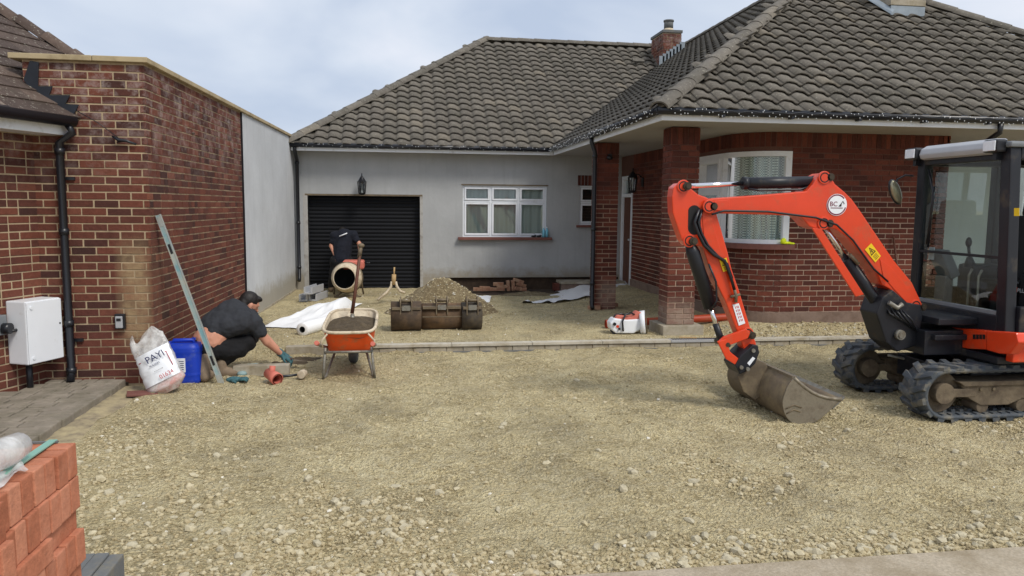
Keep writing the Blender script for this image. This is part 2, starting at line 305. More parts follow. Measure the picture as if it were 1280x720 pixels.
# ------------------------------------------------------------------ object helpers
WM = {}
def link(o, parent=None, world=None):
    C.objects.link(o); w = world if world is not None else Matrix.Identity(4)
    if parent is not None:
        o.parent = parent; o.matrix_parent_inverse = WM[parent.name].inverted()
    o.matrix_basis = w; WM[o.name] = w.copy(); return o
def tag(o, label=None, cat=None, group=None, kind=None):
    for k, v in (('label', label), ('category', cat), ('group', group), ('kind', kind)):
        if v: o[k] = v
    return o
def thing(name, loc, label, cat, group=None):
    o = bpy.data.objects.new(name, None); o.empty_display_size = .1
    return tag(link(o, None, Matrix.Translation(Vector([float(x) for x in loc]))), label, cat, group)
def V(*a): return Vector([float(x) for x in (a[0] if len(a) == 1 else a)])
class MB:
    def __init__(s): s.v = []; s.f = []; s.t = []; s.sm = []; s.cur = 0.; s.smooth = False
    def add(s, vs, fs, smooth=None):
        o = len(s.v); s.v += [tuple(float(c) for c in p) for p in vs]; s.f += [tuple(i+o for i in f) for f in fs]
        s.t += [s.cur]*len(fs); s.sm += [s.smooth if smooth is None else smooth]*len(fs); return s
    def box(s, c, d, rot=None, jit=0):
        vs = []
        for i in (-.5, .5):
            for j in (-.5, .5):
                for k in (-.5, .5):
                    p = Vector((i*d[0]+random.uniform(-jit, jit), j*d[1]+random.uniform(-jit, jit), k*d[2]+random.uniform(-jit, jit)))
                    if rot is not None: p = rot @ p
                    vs.append(p+V(c))
        return s.add(vs, [(0, 1, 3, 2), (4, 6, 7, 5), (0, 4, 5, 1), (2, 3, 7, 6), (0, 2, 6, 4), (1, 5, 7, 3)], False)
    def b3(s, x0, x1, y0, y1, z0, z1): return s.box(((x0+x1)/2, (y0+y1)/2, (z0+z1)/2), (x1-x0, y1-y0, z1-z0))
    def tube(s, pts, r, n=8, cap=True, smooth=True, squash=None):
        pts = [V(p) for p in pts]; rs = r if isinstance(r, (list, tuple)) else [r]*len(pts)
        vs = []; up = None
        for i, p in enumerate(pts):
            t = (pts[min(i+1, len(pts)-1)]-pts[max(i-1, 0)]).normalized()
            if up is None: up = Vector((0, 0, 1)) if abs(t.z) < .9 else Vector((1, 0, 0))
            a = t.cross(up).normalized(); b = a.cross(t).normalized(); up = b
            for k in range(n):
                an = 2*math.pi*k/n
                vs.append(p+a*(math.cos(an)*rs[i])+b*(math.sin(an)*rs[i]))
        fs = []
        for i in range(len(pts)-1):
            for k in range(n): fs.append((i*n+k, i*n+(k+1) % n, (i+1)*n+(k+1) % n, (i+1)*n+k))
        s.add(vs, fs, smooth)
        if cap:
            o = len(s.v)-len(vs)
            s.f += [tuple(o+k for k in reversed(range(n))), tuple(o+(len(pts)-1)*n+k for k in range(n))]; s.t += [s.cur]*2; s.sm += [False]*2
        return s
    def cyl(s, p0, p1, r, n=16, r1=None): return s.tube([p0, p1], [r, r if r1 is None else r1], n)
    def prism(s, poly, ext):
        """closed 3D polygon swept by the vector ext"""
        n = len(poly); a = [V(p) for p in poly]; e = V(ext)
        s.add(a+[p+e for p in a], [tuple(range(n))[::-1], tuple(range(n, 2*n))]+[(i, (i+1) % n, (i+1) % n+n, i+n) for i in range(n)], False); return s
    def lathe(s, prof, c, axis=(0, 0, 1), n=24):
        ax = V(axis).normalized(); u = ax.orthogonal().normalized(); w = ax.cross(u); vs = []
        for r, h in prof:
            for k in range(n):
                an = 2*math.pi*k/n; vs.append(V(c)+ax*h+(u*math.cos(an)+w*math.sin(an))*r)
        fs = [(i*n+k, i*n+(k+1) % n, (i+1)*n+(k+1) % n, (i+1)*n+k) for i in range(len(prof)-1) for k in range(n)]
        return s.add(vs, fs, True)
    def ell(s, c, r, rot=None, nu=14, nv=10):
        vs = []; fs = []
        for j in range(nv+1):
            ph = math.pi*j/nv
            for i in range(nu):
                th = 2*math.pi*i/nu
                p = Vector((r[0]*math.sin(ph)*math.cos(th), r[1]*math.sin(ph)*math.sin(th), r[2]*math.cos(ph)))
                if rot is not None: p = rot @ p
                vs.append(p+V(c))
        for j in range(nv):
            for i in range(nu): fs.append((j*nu+i, (j+1)*nu+i, (j+1)*nu+(i+1) % nu, j*nu+(i+1) % nu))
        return s.add(vs, fs, True)
    def cap(s, p0, p1, r0, r1, n=12):
        """capsule with two radii (for bodies; gets remeshed)"""
        s.tube([p0, p1], [r0, r1], n); s.ell(p0, (r0,)*3, None, n, 8); return s.ell(p1, (r1,)*3, None, n, 8)
    def grid(s, fn, nu, nv, smooth=True):
        vs = [fn(i/nu, j/nv) for j in range(nv+1) for i in range(nu+1)]
        fs = [(j*(nu+1)+i, j*(nu+1)+i+1, (j+1)*(nu+1)+i+1, (j+1)*(nu+1)+i) for j in range(nv) for i in range(nu)]
        return s.add(vs, fs, smooth)
    def mesh(s, name, bev=0, seg=2, weld=False, recalc=True):
        me = bpy.data.meshes.new(name); me.from_pydata(s.v, [], s.f)
        if len(set(s.t)) > 1 or any(s.t):
            a = me.attributes.new('tint', 'FLOAT', 'FACE'); a.data.foreach_set('value', s.t)
        me.polygons.foreach_set('use_smooth', s.sm)
        if bev or weld or recalc:
            bm = bmesh.new(); bm.from_mesh(me)
            if weld: bmesh.ops.remove_doubles(bm, verts=bm.verts, dist=.0004)
            if recalc: bmesh.ops.recalc_face_normals(bm, faces=bm.faces)
            if bev:
                es = [e for e in bm.edges if len(e.link_faces) == 2 and e.calc_face_angle(0) > .5]
                bmesh.ops.bevel(bm, geom=es, offset=bev, segments=seg, affect='EDGES', profile=.6, clamp_overlap=True)
            bm.to_mesh(me); bm.free()
        return me
    def build(s, name, mat, parent=None, bev=0, seg=2, world=None, **k):
        me = s.mesh(name, bev, seg, **k); me.materials.append(M[mat] if isinstance(mat, str) else mat)
        return link(bpy.data.objects.new(name, me), parent, world)
def inst(name, me, parent, world):
    return link(bpy.data.objects.new(name, me), parent, world)
def text(txt, name, mat, parent, origin, xdir, ydir, height, ext=.0008):
    cu = bpy.data.curves.new(name, 'FONT'); cu.body = txt; cu.size = height*1.38; cu.extrude = ext; cu.resolution_u = 3
    t = bpy.data.objects.new('tmp', cu); C.objects.link(t)
    me = bpy.data.meshes.new_from_object(t.evaluated_get(bpy.context.evaluated_depsgraph_get()))
    bpy.data.objects.remove(t); x = V(xdir).normalized(); y = V(ydir); y = (y-x*y.dot(x)).normalized(); z = x.cross(y)
    m = Matrix((( x[0], y[0], z[0], origin[0]), (x[1], y[1], z[1], origin[1]), (x[2], y[2], z[2], origin[2]), (0, 0, 0, 1)))
    me.transform(m); me.materials.append(M[mat]); me.name = name
    return link(bpy.data.objects.new(name, me), parent)
def frame_m(o, x, y, z):
    return Matrix(((x[0], y[0], z[0], o[0]), (x[1], y[1], z[1], o[1]), (x[2], y[2], z[2], o[2]), (0, 0, 0, 1)))
def smooth(a, b, x): t = max(0, min(1, (x-a)/(b-a))); return t*t*(3-2*t)
def fbm(x, y, s, o=4, seed=0):
    t = 0; a = 1
    for i in range(o): t += a*mnoise.noise(Vector((x*s+seed, y*s-seed, seed*1.7))); a *= .5; s *= 2.05
    return t
def pick300(items, sz, n=300):
    """split pieces: the n that show largest in view, and the rest"""
    sc = []
    for i, it in enumerate(items):
        x, y, d = proj(it['c']); ok = -20 < x < 1300 and -20 < y < 740 and d > 0
        sc.append((-(sz/d) if ok else 0, i))
    sc.sort(); top = set(i for s, i in sc[:n] if s < 0)
    return [items[i] for i in range(len(items)) if i in top], [items[i] for i in range(len(items)) if i not in top]
# ------------------------------------------------------------------ ground
def gh0(x, y):
    z = .012*fbm(x, y, .55, 3, 3)
    if y > 9.24:
        t = smooth(9.24, 15.5, y); z += .07*(1-t)+.03*t
        z += .09*smooth(3.9, 4.9, x)*smooth(9.4, 10.2, y)
        z += .05*smooth(3.4, 4.4, x)*smooth(11.5, 13.5, y)
        z -= .05*smooth(.6, 1.2, x)*(1-smooth(3.6, 4.1, x))*smooth(14.4, 15.2, y)
    if y < 9.2 and y > 3.3:
        z += .02*fbm(x*1.3, y, 1.6, 3, 9)
    return z
def gh(x, y):
    z = gh0(x, y); rough = .016 if y < 9.2 else .007
    if y < 3.43 or (x < -2.35 and y > 4): return z-.03*(1 if y < 3.43 else smooth(-2.35, -2.6, x))
    z += rough*fbm(x, y, 4.5, 3, 5)+.5*rough*fbm(x, y, 14, 2, 8)
    if y < 9.2: z += .024*max(-.25, fbm(x, y, 8, 3, 31))*smooth(-.5, .3, fbm(x, y, .8, 2, 13))
    for yc in (5.79, 6.83):      # tread prints behind the bucket where the machine has tracked
        if abs(y-yc) < .17 and 1.2 < x < 4.6: z += (.010*math.sin((x+.35*abs(y-yc))*2*math.pi/.128)-.012)*smooth(.17, .12, abs(y-yc))*smooth(1.2, 2.4, x)*smooth(-.4, .3, fbm(x, y, 1.2, 2, 17))
    # ruts the tracks have left, running across the drive
    if y < 9.2: z += .010*math.sin(y*9+1.5*fbm(x, y, .6, 2, 2))*smooth(-1, 2, x)*smooth(4.0, 5.0, y)
    return z
def axis(lo, hi, st, far):
    a = list(np.arange(lo, hi+1e-6, st)); d = st
    L_ = [a[0]]; 
    while L_[-1] > -far: d *= 1.5; L_.append(L_[-1]-d)
    d = st; R2 = [a[-1]]
    while R2[-1] < far: d *= 1.5; R2.append(R2[-1]+d)
    return L_[:0:-1]+a+R2[1:]
def make_ground():
    xs = axis(-3.2, 7.6, .03, 600); ys = axis(3.2, 10.4, .026, 600)
    ys = [y for y in ys if y <= 10.43]+list(np.arange(10.5, 16.4, .09))+[y for y in ys if y > 17]
    vs = [(x, y, gh(x, y) if -12 < x < 14 and 0 < y < 20 else -.03) for y in ys for x in xs]
    n = len(xs); fs = [(j*n+i, j*n+i+1, (j+1)*n+i+1, (j+1)*n+i) for j in range(len(ys)-1) for i in range(n-1)]
    m = MB(); m.add(vs, fs, True); o = m.build('ground', 'ground', recalc=False)
    tag(o, kind='structure')
make_ground()
# gravel: uneven scatter of broken flint pressed into the clay
def gravel():
    base = []
    for k in range(6):
        bm = bmesh.new(); bmesh.ops.create_icosphere(bm, subdivisions=1, radius=1)
        for v in bm.verts: v.co *= random.uniform(.72, 1.2)
        base.append(([v.co.copy() for v in bm.verts], [tuple(v.index for v in f.verts) for f in bm.faces])); bm.free()
    vs = []; fs = []; ti = []; n = 0
    rng = random.Random(4)
    def put(x, y, r, t, sink=.25):
        nonlocal n
        b = rng.choice(base); q = Matrix.Rotation(rng.uniform(0, 6.28), 3, 'Z') @ Matrix.Rotation(rng.uniform(-.5, .5), 3, 'X')
        sx, sy, sz = r*rng.uniform(.8, 1.5), r*rng.uniform(.7, 1.1), r*rng.uniform(.5, .95)
        z = gh(x, y)+sz*(.5-sink)
        for c in b[0]:
            p = q @ Vector((c.x*sx, c.y*sy, c.z*sz)); vs.append((x+p.x, y+p.y, z+p.z))
        fs.extend(tuple(i+n for i in f) for f in b[1]); ti.extend([t]*len(b[1])); n += len(b[0])
    cnt = 0
    while cnt < 24000:
        y = 3.36+6.0*rng.random()**1.6; x = rng.uniform(-.64*y-.3, .98*y+.2)
        if x < -2.36 or (y > 9.12): continue
        d = fbm(x, y, .5, 3, 21)+.5*fbm(x, y, 1.7, 2, 5)
        w = .06+.9*smooth(.2, .8, d)
        w = max(w, .8*smooth(3.9, 3.5, y), .75*smooth(-1.4, -1.9, x)*smooth(7.2, 5.8, y), .45*smooth(-.3, -1.3, x)*smooth(6.2, 4.4, y))
        if rng.random() > w: continue
        r = rng.choice((.004, .005, .006, .008, .010, .012, .016))*rng.uniform(.75, 1.2)
        if rng.random() < .02: r = rng.uniform(.02, .034)
        put(x, y, r, min(.9, max(0, rng.gauss(.12+28*r, .2))) if rng.random() > .006 else 1); cnt += 1
    for i in range(2200):      # behind the kerb only a sprinkle
        y = rng.uniform(9.4, 15.5); x = rng.uniform(-2, 4.3)
        put(x, y, rng.uniform(.006, .016), min(1, max(0, rng.gauss(.55, .25))))
    for i in range(500):
        y = rng.uniform(9.35, 10.05); x = rng.uniform(4.2, 7.2); put(x, y, rng.uniform(.008, .03), rng.random())
    m = MB(); m.v = vs; m.f = fs; m.t = ti; m.sm = [False]*len(fs)
    o = m.build('gravel', 'stone', recalc=False)
    tag(o, 'loose broken flint gravel strewn over the clay drive', 'gravel', None, 'stuff')
gravel()
pv = MB(); pv.b3(-40, 60, -1.0, 3.40, -.12, .02)
pv = pv.build('pavement', 'pave'); tag(pv, kind='structure')
# ------------------------------------------------------------------ brick machinery
class Path:
    def __init__(s, pts):
        s.p = [Vector(q).to_2d() for q in pts]; s.l = [0]
        for a, b in zip(s.p, s.p[1:]): s.l.append(s.l[-1]+(b-a).length)
        s.L = s.l[-1]
    def at(s, d):
        for i in range(len(s.p)-1):
            if d <= s.l[i+1] or i == len(s.p)-2:
                t = (s.p[i+1]-s.p[i]).normalized(); return s.p[i]+t*(d-s.l[i]), t, Vector((t.y, -t.x))
    def pt(s, d, z, out=0.):
        p, t, n = s.at(d); return (p.x+n.x*out, p.y+n.y*out, z)
    def find(s, px, z, s0=0, s1=None):
        b = None
        for d in np.arange(s0, (s1 or s.L), .01):
            e = abs(proj(s.pt(d, z))[0]-px)
            if b is None or e < b[0]: b = (e, d)
        return b[1]
CO = .075
def brick_items(path, z0, z1, holes=(), bond='stretcher', s0=0, s1=None, proud=.005, ext=(0, 0), header_p=.12, seed=1, soldier=None):
    rng = random.Random(seed); out = []; s1 = s1 or path.L; k = 0; z = z0
    def emit(a, b, za, zb):
        if b-a < .03: return
        a, b = a+rng.uniform(-.002, .003), b-rng.uniform(-.002, .003); za, zb = za+rng.uniform(-.0015, .002), zb-rng.uniform(-.0015, .002)
        c = (a+b)/2; p, t, n = path.at(c)
        x = Vector((t.x, t.y, 0)); y = Vector((-n.x, -n.y, 0))
        o = Vector((p.x, p.y, (za+zb)/2))+Vector((n.x, n.y, 0))*(proud-.012+rng.uniform(-.0015, .0015))
        tl = Matrix.Rotation(rng.uniform(-.006, .006), 4, 'Y')
        out.append({'c': (p.x, p.y, (za+zb)/2), 'm': frame_m(o, x, y, Vector((0, 0, 1))) @ tl, 'len': round((b-a)/.0025)*.0025, 'h': round((zb-za)/.002)*.002})
    while z+.06 < z1+1e-6:
        za, zb = z+.006, min(z+CO-.006, z1); hs = sorted((h[0], h[1]) for h in holes if h[2] < zb-.01 and h[3] > za+.01)
        if soldier and za > soldier:
            d = s0
            while d < s1-.03: emit(d, min(d+.065, s1), za, z1-.005); d += .075
            break
        spans = []; a = s0-ext[0]
        for h in hs:
            if h[0] > a: spans.append((a, h[0]))
            a = max(a, h[1])
        if a < s1+ext[1]: spans.append((a, s1+ext[1]))
        if bond == 'header': edges = np.arange(s0-.1125+(k % 2)*.05625, s1+.3, .1125)
        else:
            edges = [s0-.225+(k % 2)*.1125]
            while edges[-1] < s1+.3: edges.append(edges[-1]+(.1125 if rng.random() < header_p else .225))
        for u, v in spans:
            if v-u < .02: continue
            last = u
            for e in edges:
                if e <= u+.05: continue
                if e >= v-.045: break
                emit(last+(.006 if last > u else 0), e-.006, za, zb); last = e
            emit(last+(.006 if last > u else 0), v, za, zb)
        z += CO; k += 1
    return out
_bm = {}
def brick_mesh(ln, h, mat):
    k = (round(ln, 4), round(h, 3), mat)
    if k not in _bm:
        m = MB(); m.box((0, 0, 0), (ln, .024, h)); me = m.mesh('brick', .003, 1); me.materials.append(M[mat]); _bm[k] = me
    return _bm[k]
def lay(items, parent, key, n=300, stuffname='brick_field', rest_parent=None):
    top, rest = pick300(items, .2, n)
    for it in top: inst('brick', brick_mesh(it['len'], it['h'], key+'_obj'), it.get('par', parent), it['m'])
    m = MB(); rng = random.Random(3)
    for it in rest:
        m.cur = rng.uniform(.01, 1); o = len(m.v); m.box((0, 0, 0), (it['len'], .024, it['h']))
        for i in range(o, o+8): m.v[i] = tuple(it['m'] @ Vector(m.v[i]))
    if rest:
        o = m.build(stuffname, key+'_att', rest_parent or parent); o['kind'] = 'stuff'
def panel(name, path, z0, z1, mat, parent, holes=(), thick=.1, step=.25, s0=0, s1=None, out=0., bottom=None):
    s1 = s1 or path.L
    ss = sorted(set([s0, s1]+[round(h[i], 4) for h in holes for i in (0, 1)]+[round(l, 4) for l in path.l if s0 < l < s1]))
    zs = sorted(set([z0, z1]+[h[i] for h in holes for i in (2, 3) if z0 < h[i] < z1]))
    m = MB()
    for a, b in zip(ss, ss[1:]):
        for c, d in zip(zs, zs[1:]):
            cs, cz = (a+b)/2, (c+d)/2
            if any(h[0] < cs < h[1] and h[2] < cz < h[3] for h in holes): continue
            q = [path.pt(a, c, out), path.pt(b, c, out), path.pt(b, d, out), path.pt(a, d, out)]
            r = [path.pt(a, c, -thick), path.pt(b, c, -thick), path.pt(b, d, -thick), path.pt(a, d, -thick)]
            m.add(q+r, [(0, 1, 2, 3), (5, 4, 7, 6), (4, 5, 1, 0), (3, 2, 6, 7), (4, 0, 3, 7), (1, 5, 6, 2)], False)
    return m.build(name, mat, parent)
def bar(m, path, a, b, z0, z1, o0, o1, n=1):
    """a bar that follows the wall line between arclengths a and b"""
    for i in range(n):
        u, v = a+(b-a)*i/n, a+(b-a)*(i+1)/n
        q = [path.pt(u, z0, o1), path.pt(v, z0, o1), path.pt(v, z1, o1), path.pt(u, z1, o1)]
        r = [path.pt(u, z0, o0), path.pt(v, z0, o0), path.pt(v, z1, o0), path.pt(u, z1, o0)]
        m.add(q+r, [(0, 1, 2, 3), (5, 4, 7, 6), (4, 5, 1, 0), (3, 2, 6, 7), (4, 0, 3, 7), (1, 5, 6, 2)], False)
# ------------------------------------------------------------------ neighbour house and annex
NB = thing('neighbour_house', (-3.0, 9, 0), 'red brick house with flat-roofed annex, sandstone coping and pale rendered flank', 'house')
NF = Path([(-3.46, 7.82), (-2.40, 7.82)]); NS = Path([(-2.40, 7.82), (-2.14, 16.0)])
sB = 3.82                                   # where brick gives way to render on the flank
panel('annex_wall', NF, -.1, 3.09, 'mortar', NB, thick=.2)
fw = panel('flank_wall', NS, -.1, 3.09, 'mortar', NB, thick=.2, s1=sB)
panel('rendered_wall', NS, .04, 3.09, 'render_l', NB, thick=.2, s0=sB+.03, out=.02)
m = MB(); bar(m, NS, sB, sB+.03, -.05, 3.09, -.1, .024); m.build('movement_joint', 'black_pl', NB)
m = MB(); bar(m, NS, sB+.03, 8.15, -.1, .06, -.1, .035, 8); m.build('wall_footing', 'conc', NB)
# coping: four stones over the front, then along the flank
for i, (a, b) in enumerate([(-.1, .62), (.625, 1.11)]):
    m = MB(); bar(m, NF, a, b, 3.092, 3.142, -.26, .05); m.build('coping_stone', 'coping', NB, .006)
e = [.052+i*.9 for i in range(10)]
for a, b in zip(e, e[1:]):
    m = MB(); bar(m, NS, a, min(b-.005, 8.16), 3.0925-.0, 3.1405, -.26, .05)
    o = m.build('coping_stone', 'coping', NB, .006)
# annex flat roof behind coping
m = MB(); m.b3(-6.5, -2.7, 8.1, 15.9, 2.9, 3.06); m.build('flat_roof', 'lead', NB)
# the angled house front at the left, running in depth
ND = Vector((.397, .918)); nP0 = gz(64, 477, .03); nE = Vector((nP0[0], nP0[1]))
NW = Path([nE-ND*3.2, nE]); NN = NW.at(1)[2]
panel('house_wall', NW, -.1, 2.42, 'mortar', NB, thick=.2)
its = brick_items(NF, .0, 3.09, ext=(0, .006), seed=1, header_p=0)+brick_items(NS, .0, 3.09, s1=sB-.01, ext=(.006, 0), header_p=.35, seed=2)+brick_items(NW, .0, 2.40, s0=1.6, seed=3, header_p=.35)
lay(its, NB, 'nb')
# eave of the angled house
m = MB(); bar(m, NW, 0, NW.L+.10, 2.40, 2.53, .05, .30); m.build('fascia_board', 'white', NB, .004)
m = MB(); m.tube([NW.pt(0, 2.555, .37), NW.pt(NW.L+.06, 2.53, .37)], .055, 10); m.build('gutter', 'black_pl', NB)
# roof of the angled house: flat interlocking tiles in courses
p35 = R_(36); EO = Vector(NW.pt(0, 2.56, .36)); ux = Vector((ND.x, ND.y, 0)); us = Vector((-NN.x*math.cos(p35), -NN.y*math.cos(p35), math.sin(p35))); nrm = ux.cross(us)
if nrm.z < 0: nrm = -nrm
def _ab(px, py):
    d_ = V(gpl(px, py, tuple(EO), tuple(nrm)))-EO; return d_.dot(ux), d_.dot(us)
(_a1, _b1), (_a2, _b2) = _ab(78, 66), _ab(0, 18)
print('hip', _a1, _b1, _a2, _b2, NW.L)
def hipx(b): return _a1+(_a2-_a1)*(b-_b1)/(_b2-_b1)      # hip at the right-hand edge of that slope
m = MB(); m.add([EO-nrm*.03, EO+ux*hipx(0)-nrm*.03, EO+us*5+ux*hipx(5)-nrm*.03, EO+us*5-ux*3-nrm*.03], [(0, 1, 2, 3)]); m.build('roof_underlay', 'net_dark', NB)
tm = MB(); tm.box((0, 0, 0), (.262, .30, .018)); ntile = tm.mesh('roof_tile', .003, 1); ntile.materials.append(M['ntile_obj'])
nt_items = []
for j in range(26):
    b = .12+j*.20; a = 5.2
    while a > -3:
        if a < hipx(b)+.05 and proj(EO+ux*a+us*b)[0] > -30:
            o = EO+ux*(a+(j % 2)*.13-.12)+us*b+nrm*.02
            tilt = Matrix.Rotation(-.07, 4, 'X')
            nt_items.append(frame_m(o, ux, us, nrm) @ tilt @ Matrix.Rotation(random.uniform(-.008, .008), 4, 'Y'))
        a -= .265
for w in nt_items: inst('roof_tile', ntile, NB, w)
hm = MB()
hm.grid(lambda u, v: ((v-.5)*.36, .10*math.cos(math.pi*(u*.9+.05)), .075*math.sin(math.pi*(u*.9+.05))), 8, 1)
hipt = hm.mesh('hip_tile'); hipt.materials.append(M['ntile_obj'])
hdir = (us*(_b2-_b1)+ux*(_a2-_a1)).normalized(); hside = nrm.cross(hdir)
for k in range(22):
    o = EO+ux*hipx(0)+hdir*(.1+k*.31)+nrm*.03
    if proj(o)[1] > 160: continue
    inst('hip_tile', hipt, NB, frame_m(o, hdir, hside, nrm) @ Matrix.Rotation(-.07, 4, 'Y'))
# far pitch of that roof, beyond the hip
a0 = EO+ux*hipx(0); a1 = EO+us*3.4+ux*hipx(3.4); m = MB(); m.add([a0, a1, a1+V(1.0, 4, -1.7), a0+V(-.3, 4, 0)], [(0, 1, 2, 3)]); m.build('roof_pitch', 'ntile_att', NB)
# stepped black flashing where that roof meets the annex
Yf = 7.80
st = [(38, 76), (49, 78), (48, 108), (66, 108), (62, 119), (88, 119), (82, 130), (99, 131), (90, 148), (72, 147), (44, 118), (30, 100)]
m = MB(); m.prism([gy(x, y, Yf) for x, y in st], (0, -.012, 0)); m.build('lead_flashing', 'flash', NB)
# downpipe in the corner
dx = float(gy(80, 300, 7.74)[0])
m = MB(); p0 = NW.pt(NW.L+.0, 2.50, .36)
m.tube([p0, (p0[0]+.03, p0[1]+.02, 2.42), (dx, 7.75, 2.33), (dx, 7.75, .16), (dx+.005, 7.70, .06)], .036, 10)
for z in (2.25, 1.5, .62, .16): m.cyl((dx, 7.75, z-.03), (dx, 7.75, z+.03), .045, 12)
m.build('downpipe', 'black_pl', NB)
for z in (2.0, .45):
    m = MB(); m.b3(dx-.02, dx+.10, 7.79, 7.815, z-.015, z+.015); m.build('pipe_bracket', 'black_pl', NB)
# cable hanging from the eave
c = thing('hanging_cable', gy(150, 175, 7.8), 'thin black cable and taped splice hanging on the annex brickwork', 'cable')
m = MB(); a = gy(95, 138, 7.79); b = gy(150, 174, 7.785); e_ = gy(172, 180, 7.79)
m.tube([a, (np.array(a)+b)/2+np.array([0, 0, .02]), b], .004, 6); m.build('wire', 'black_pl', c)
m = MB(); m.tube([gy(140, 170, 7.79), gy(148, 175, 7.78), gy(158, 176, 7.78), gy(170, 181, 7.785)], [.008, .018, .014, .006], 8); m.tube([gy(146, 178, 7.785), gy(160, 176, 7.785), gy(171, 180, 7.79)], .006, 6); m.build('tape_bundle', 'black_pl', c)
# white meter box on the angled wall
def meter():
    bl = gpl(12, 460, (nE.x, nE.y, 0), (NN.x, NN.y, 0)); s0 = (Vector((bl[0], bl[1]))-NW.p[0]).dot(ND)
    dep = .24
    # front face far edge sits at pixel 81
    fr = gpl(80, 440, (nE.x+NN.x*dep, nE.y+NN.y*dep, 0), (NN.x, NN.y, 0)); s1 = (Vector((fr[0], fr[1]))-NW.p[0]).dot(ND)
    fl = gpl(37, 457, (nE.x+NN.x*dep, nE.y+NN.y*dep, 0), (NN.x, NN.y, 0)); sl = (Vector((fl[0], fl[1]))-NW.p[0]).dot(ND)
    z0 = float(fl[2]); z1 = float(gpl(37, 377, (nE.x+NN.x*dep, nE.y+NN.y*dep, 0), (NN.x, NN.y, 0))[2])
    print('meter', s0, sl, s1, z0, z1)
    t = thing('meter_box', NW.pt((sl+s1)/2, z0, .1), 'white plastic meter box on the brick wall above block paving', 'meter box')
    m = MB(); bar(m, NW, sl, s1, z0, z1, .006, dep-.012); m.build('box_body', 'white', t, .012)
    m = MB(); bar(m, NW, sl+.004, s1-.004, z0+.008, z1-.008, dep-.010, dep); m.build('box_door', 'white', t, .004)
    for z in (z0+.06, z1-.06):
        m = MB(); m.cyl(NW.pt(sl+.05, z, dep), NW.pt(sl+.05, z, dep+.008), .016, 12); m.build('door_catch', 'white', t)
    m = MB(); m.cyl(NW.pt(s1-.03, (z0+z1)/2+.05, dep), NW.pt(s1-.03, (z0+z1)/2+.05, dep+.006), .008, 8); m.build('lock', 'black_pl', t)
    pp = NW.pt(sl+.12, .0, .1); m = MB(); m.cyl(pp, (pp[0], pp[1], z0+.004), .028, 10); m.build('service_pipe', 'black_pl', t)
    return sl, z0, z1
_sl, _z0, _z1 = meter()
t = thing('outdoor_socket', gpl(4, 405, (nE.x, nE.y, 0), (NN.x, NN.y, 0)), 'grey weatherproof socket with black plug beside the meter box', 'socket')
q = gpl(2, 408, (nE.x+NN.x*.06, nE.y+NN.y*.06, 0), (NN.x, NN.y, 0)); sq = (Vector((q[0], q[1]))-NW.p[0]).dot(ND)
m = MB(); bar(m, NW, sq-.12, sq+.05, q[2]-.08, q[2]+.10, .002, .07); m.build('socket_housing', 'grey_pl', t, .01)
m = MB(); m.cyl(NW.pt(sq+.01, q[2]-.02, .07), NW.pt(sq+.03, q[2]-.02, .13), .05, 14); m.cyl(NW.pt(sq+.01, q[2]-.05, .11), NW.pt(sq+.20, q[2]-.04, .12), .014, 8); m.ell(NW.pt(sq+.21, q[2]-.04, .12), (.03, .03, .03)); m.build('plug', 'black_pl', t)
t = thing('key_safe', gy(151, 410, 7.81), 'small key safe with silver cover on the annex brickwork', 'key safe')
a, b = gy(145, 411, 7.80), gy(157, 392, 7.80)
m = MB(); m.b3(a[0], b[0], 7.765, 7.814, a[2], b[2]); m.build('housing', 'black_pl', t, .008)
m = MB(); m.b3(a[0]+.012, b[0]-.016, 7.75, 7.768, a[2]+.012, b[2]-.02); m.build('cover', 'silver', t, .008)
m = MB(); m.b3(a[0]+.025, b[0]-.03, 7.745, 7.752, b[2]-.065, b[2]-.04); m.build('shutter', 'black_pl', t)
# ------------------------------------------------------------------ block paved path at the left
PA = MB(); PA.b3(-7.0, -2.66, 4.3, 7.9, -.12, .022); PA = PA.build('path', 'soil'); tag(PA, kind='structure')
pb = MB(); pb.box((0, 0, 0), (.188, .138, .05)); pbm = pb.mesh('paving_block', .008, 2); pbm.materials.append(M['setts'])
pb2 = MB(); pb2.box((0, 0, 0), (.138, .138, .05)); pbm2 = pb2.mesh('paving_block', .008, 2); pbm2.materials.append(M['setts'])
rng = random.Random(5); y = 5.2; k = 0
while y < 7.76:
    x = -2.775; first = True
    while x > -4.4:
        big = (k % 2 == 0) if first else rng.random() < .65; first = False; wd = .2 if big else .15
        cx = x-wd/2
        inside = (Vector((cx, y))-nE).dot(NN) > .04
        if inside and cx > -.62*y-.1:
            inst('paving_block', pbm if big else pbm2, PA, Matrix.Translation((cx, y, .034+rng.uniform(-.004, .004))) @ Matrix.Rotation(rng.uniform(-.02, .02), 4, 'Z') @ Matrix.Rotation(rng.uniform(-.02, .02), 4, 'X'))
        x -= wd
    y += .15; k += 1
eb = MB(); eb.box((0, 0, 0), (.13, .196, .10)); ebm = eb.mesh('edging_block', .012, 2); ebm.materials.append(M['setts'])
y = 5.0
while y < 7.8:
    inst('edging_block', ebm, PA, Matrix.Translation((-2.705+rng.uniform(-.008, .008), y, .022+rng.uniform(-.005, .006))) @ Matrix.Rotation(rng.uniform(-.03, .03), 4, 'Z'))
    y += .2
m = MB(); m.grid(lambda u, v: (-2.66+.26*u*(1+.35*fbm(v*6, 1, 1, 3, 2)), 5.0+2.7*v, .012-.02*u+.006*fbm(u*5, v*20, 1, 2, 1)), 6, 40); M['haunch'] = pm('earthy_haunch', srgb(140, 128, 106), .95, .25, 12, bmp=.8, bsc=50, dirt=srgb(176, 162, 126), dirt_amt=.55, dirt_sc=6); o = m.build('path_haunch', 'haunch'); tag(o, kind='structure')
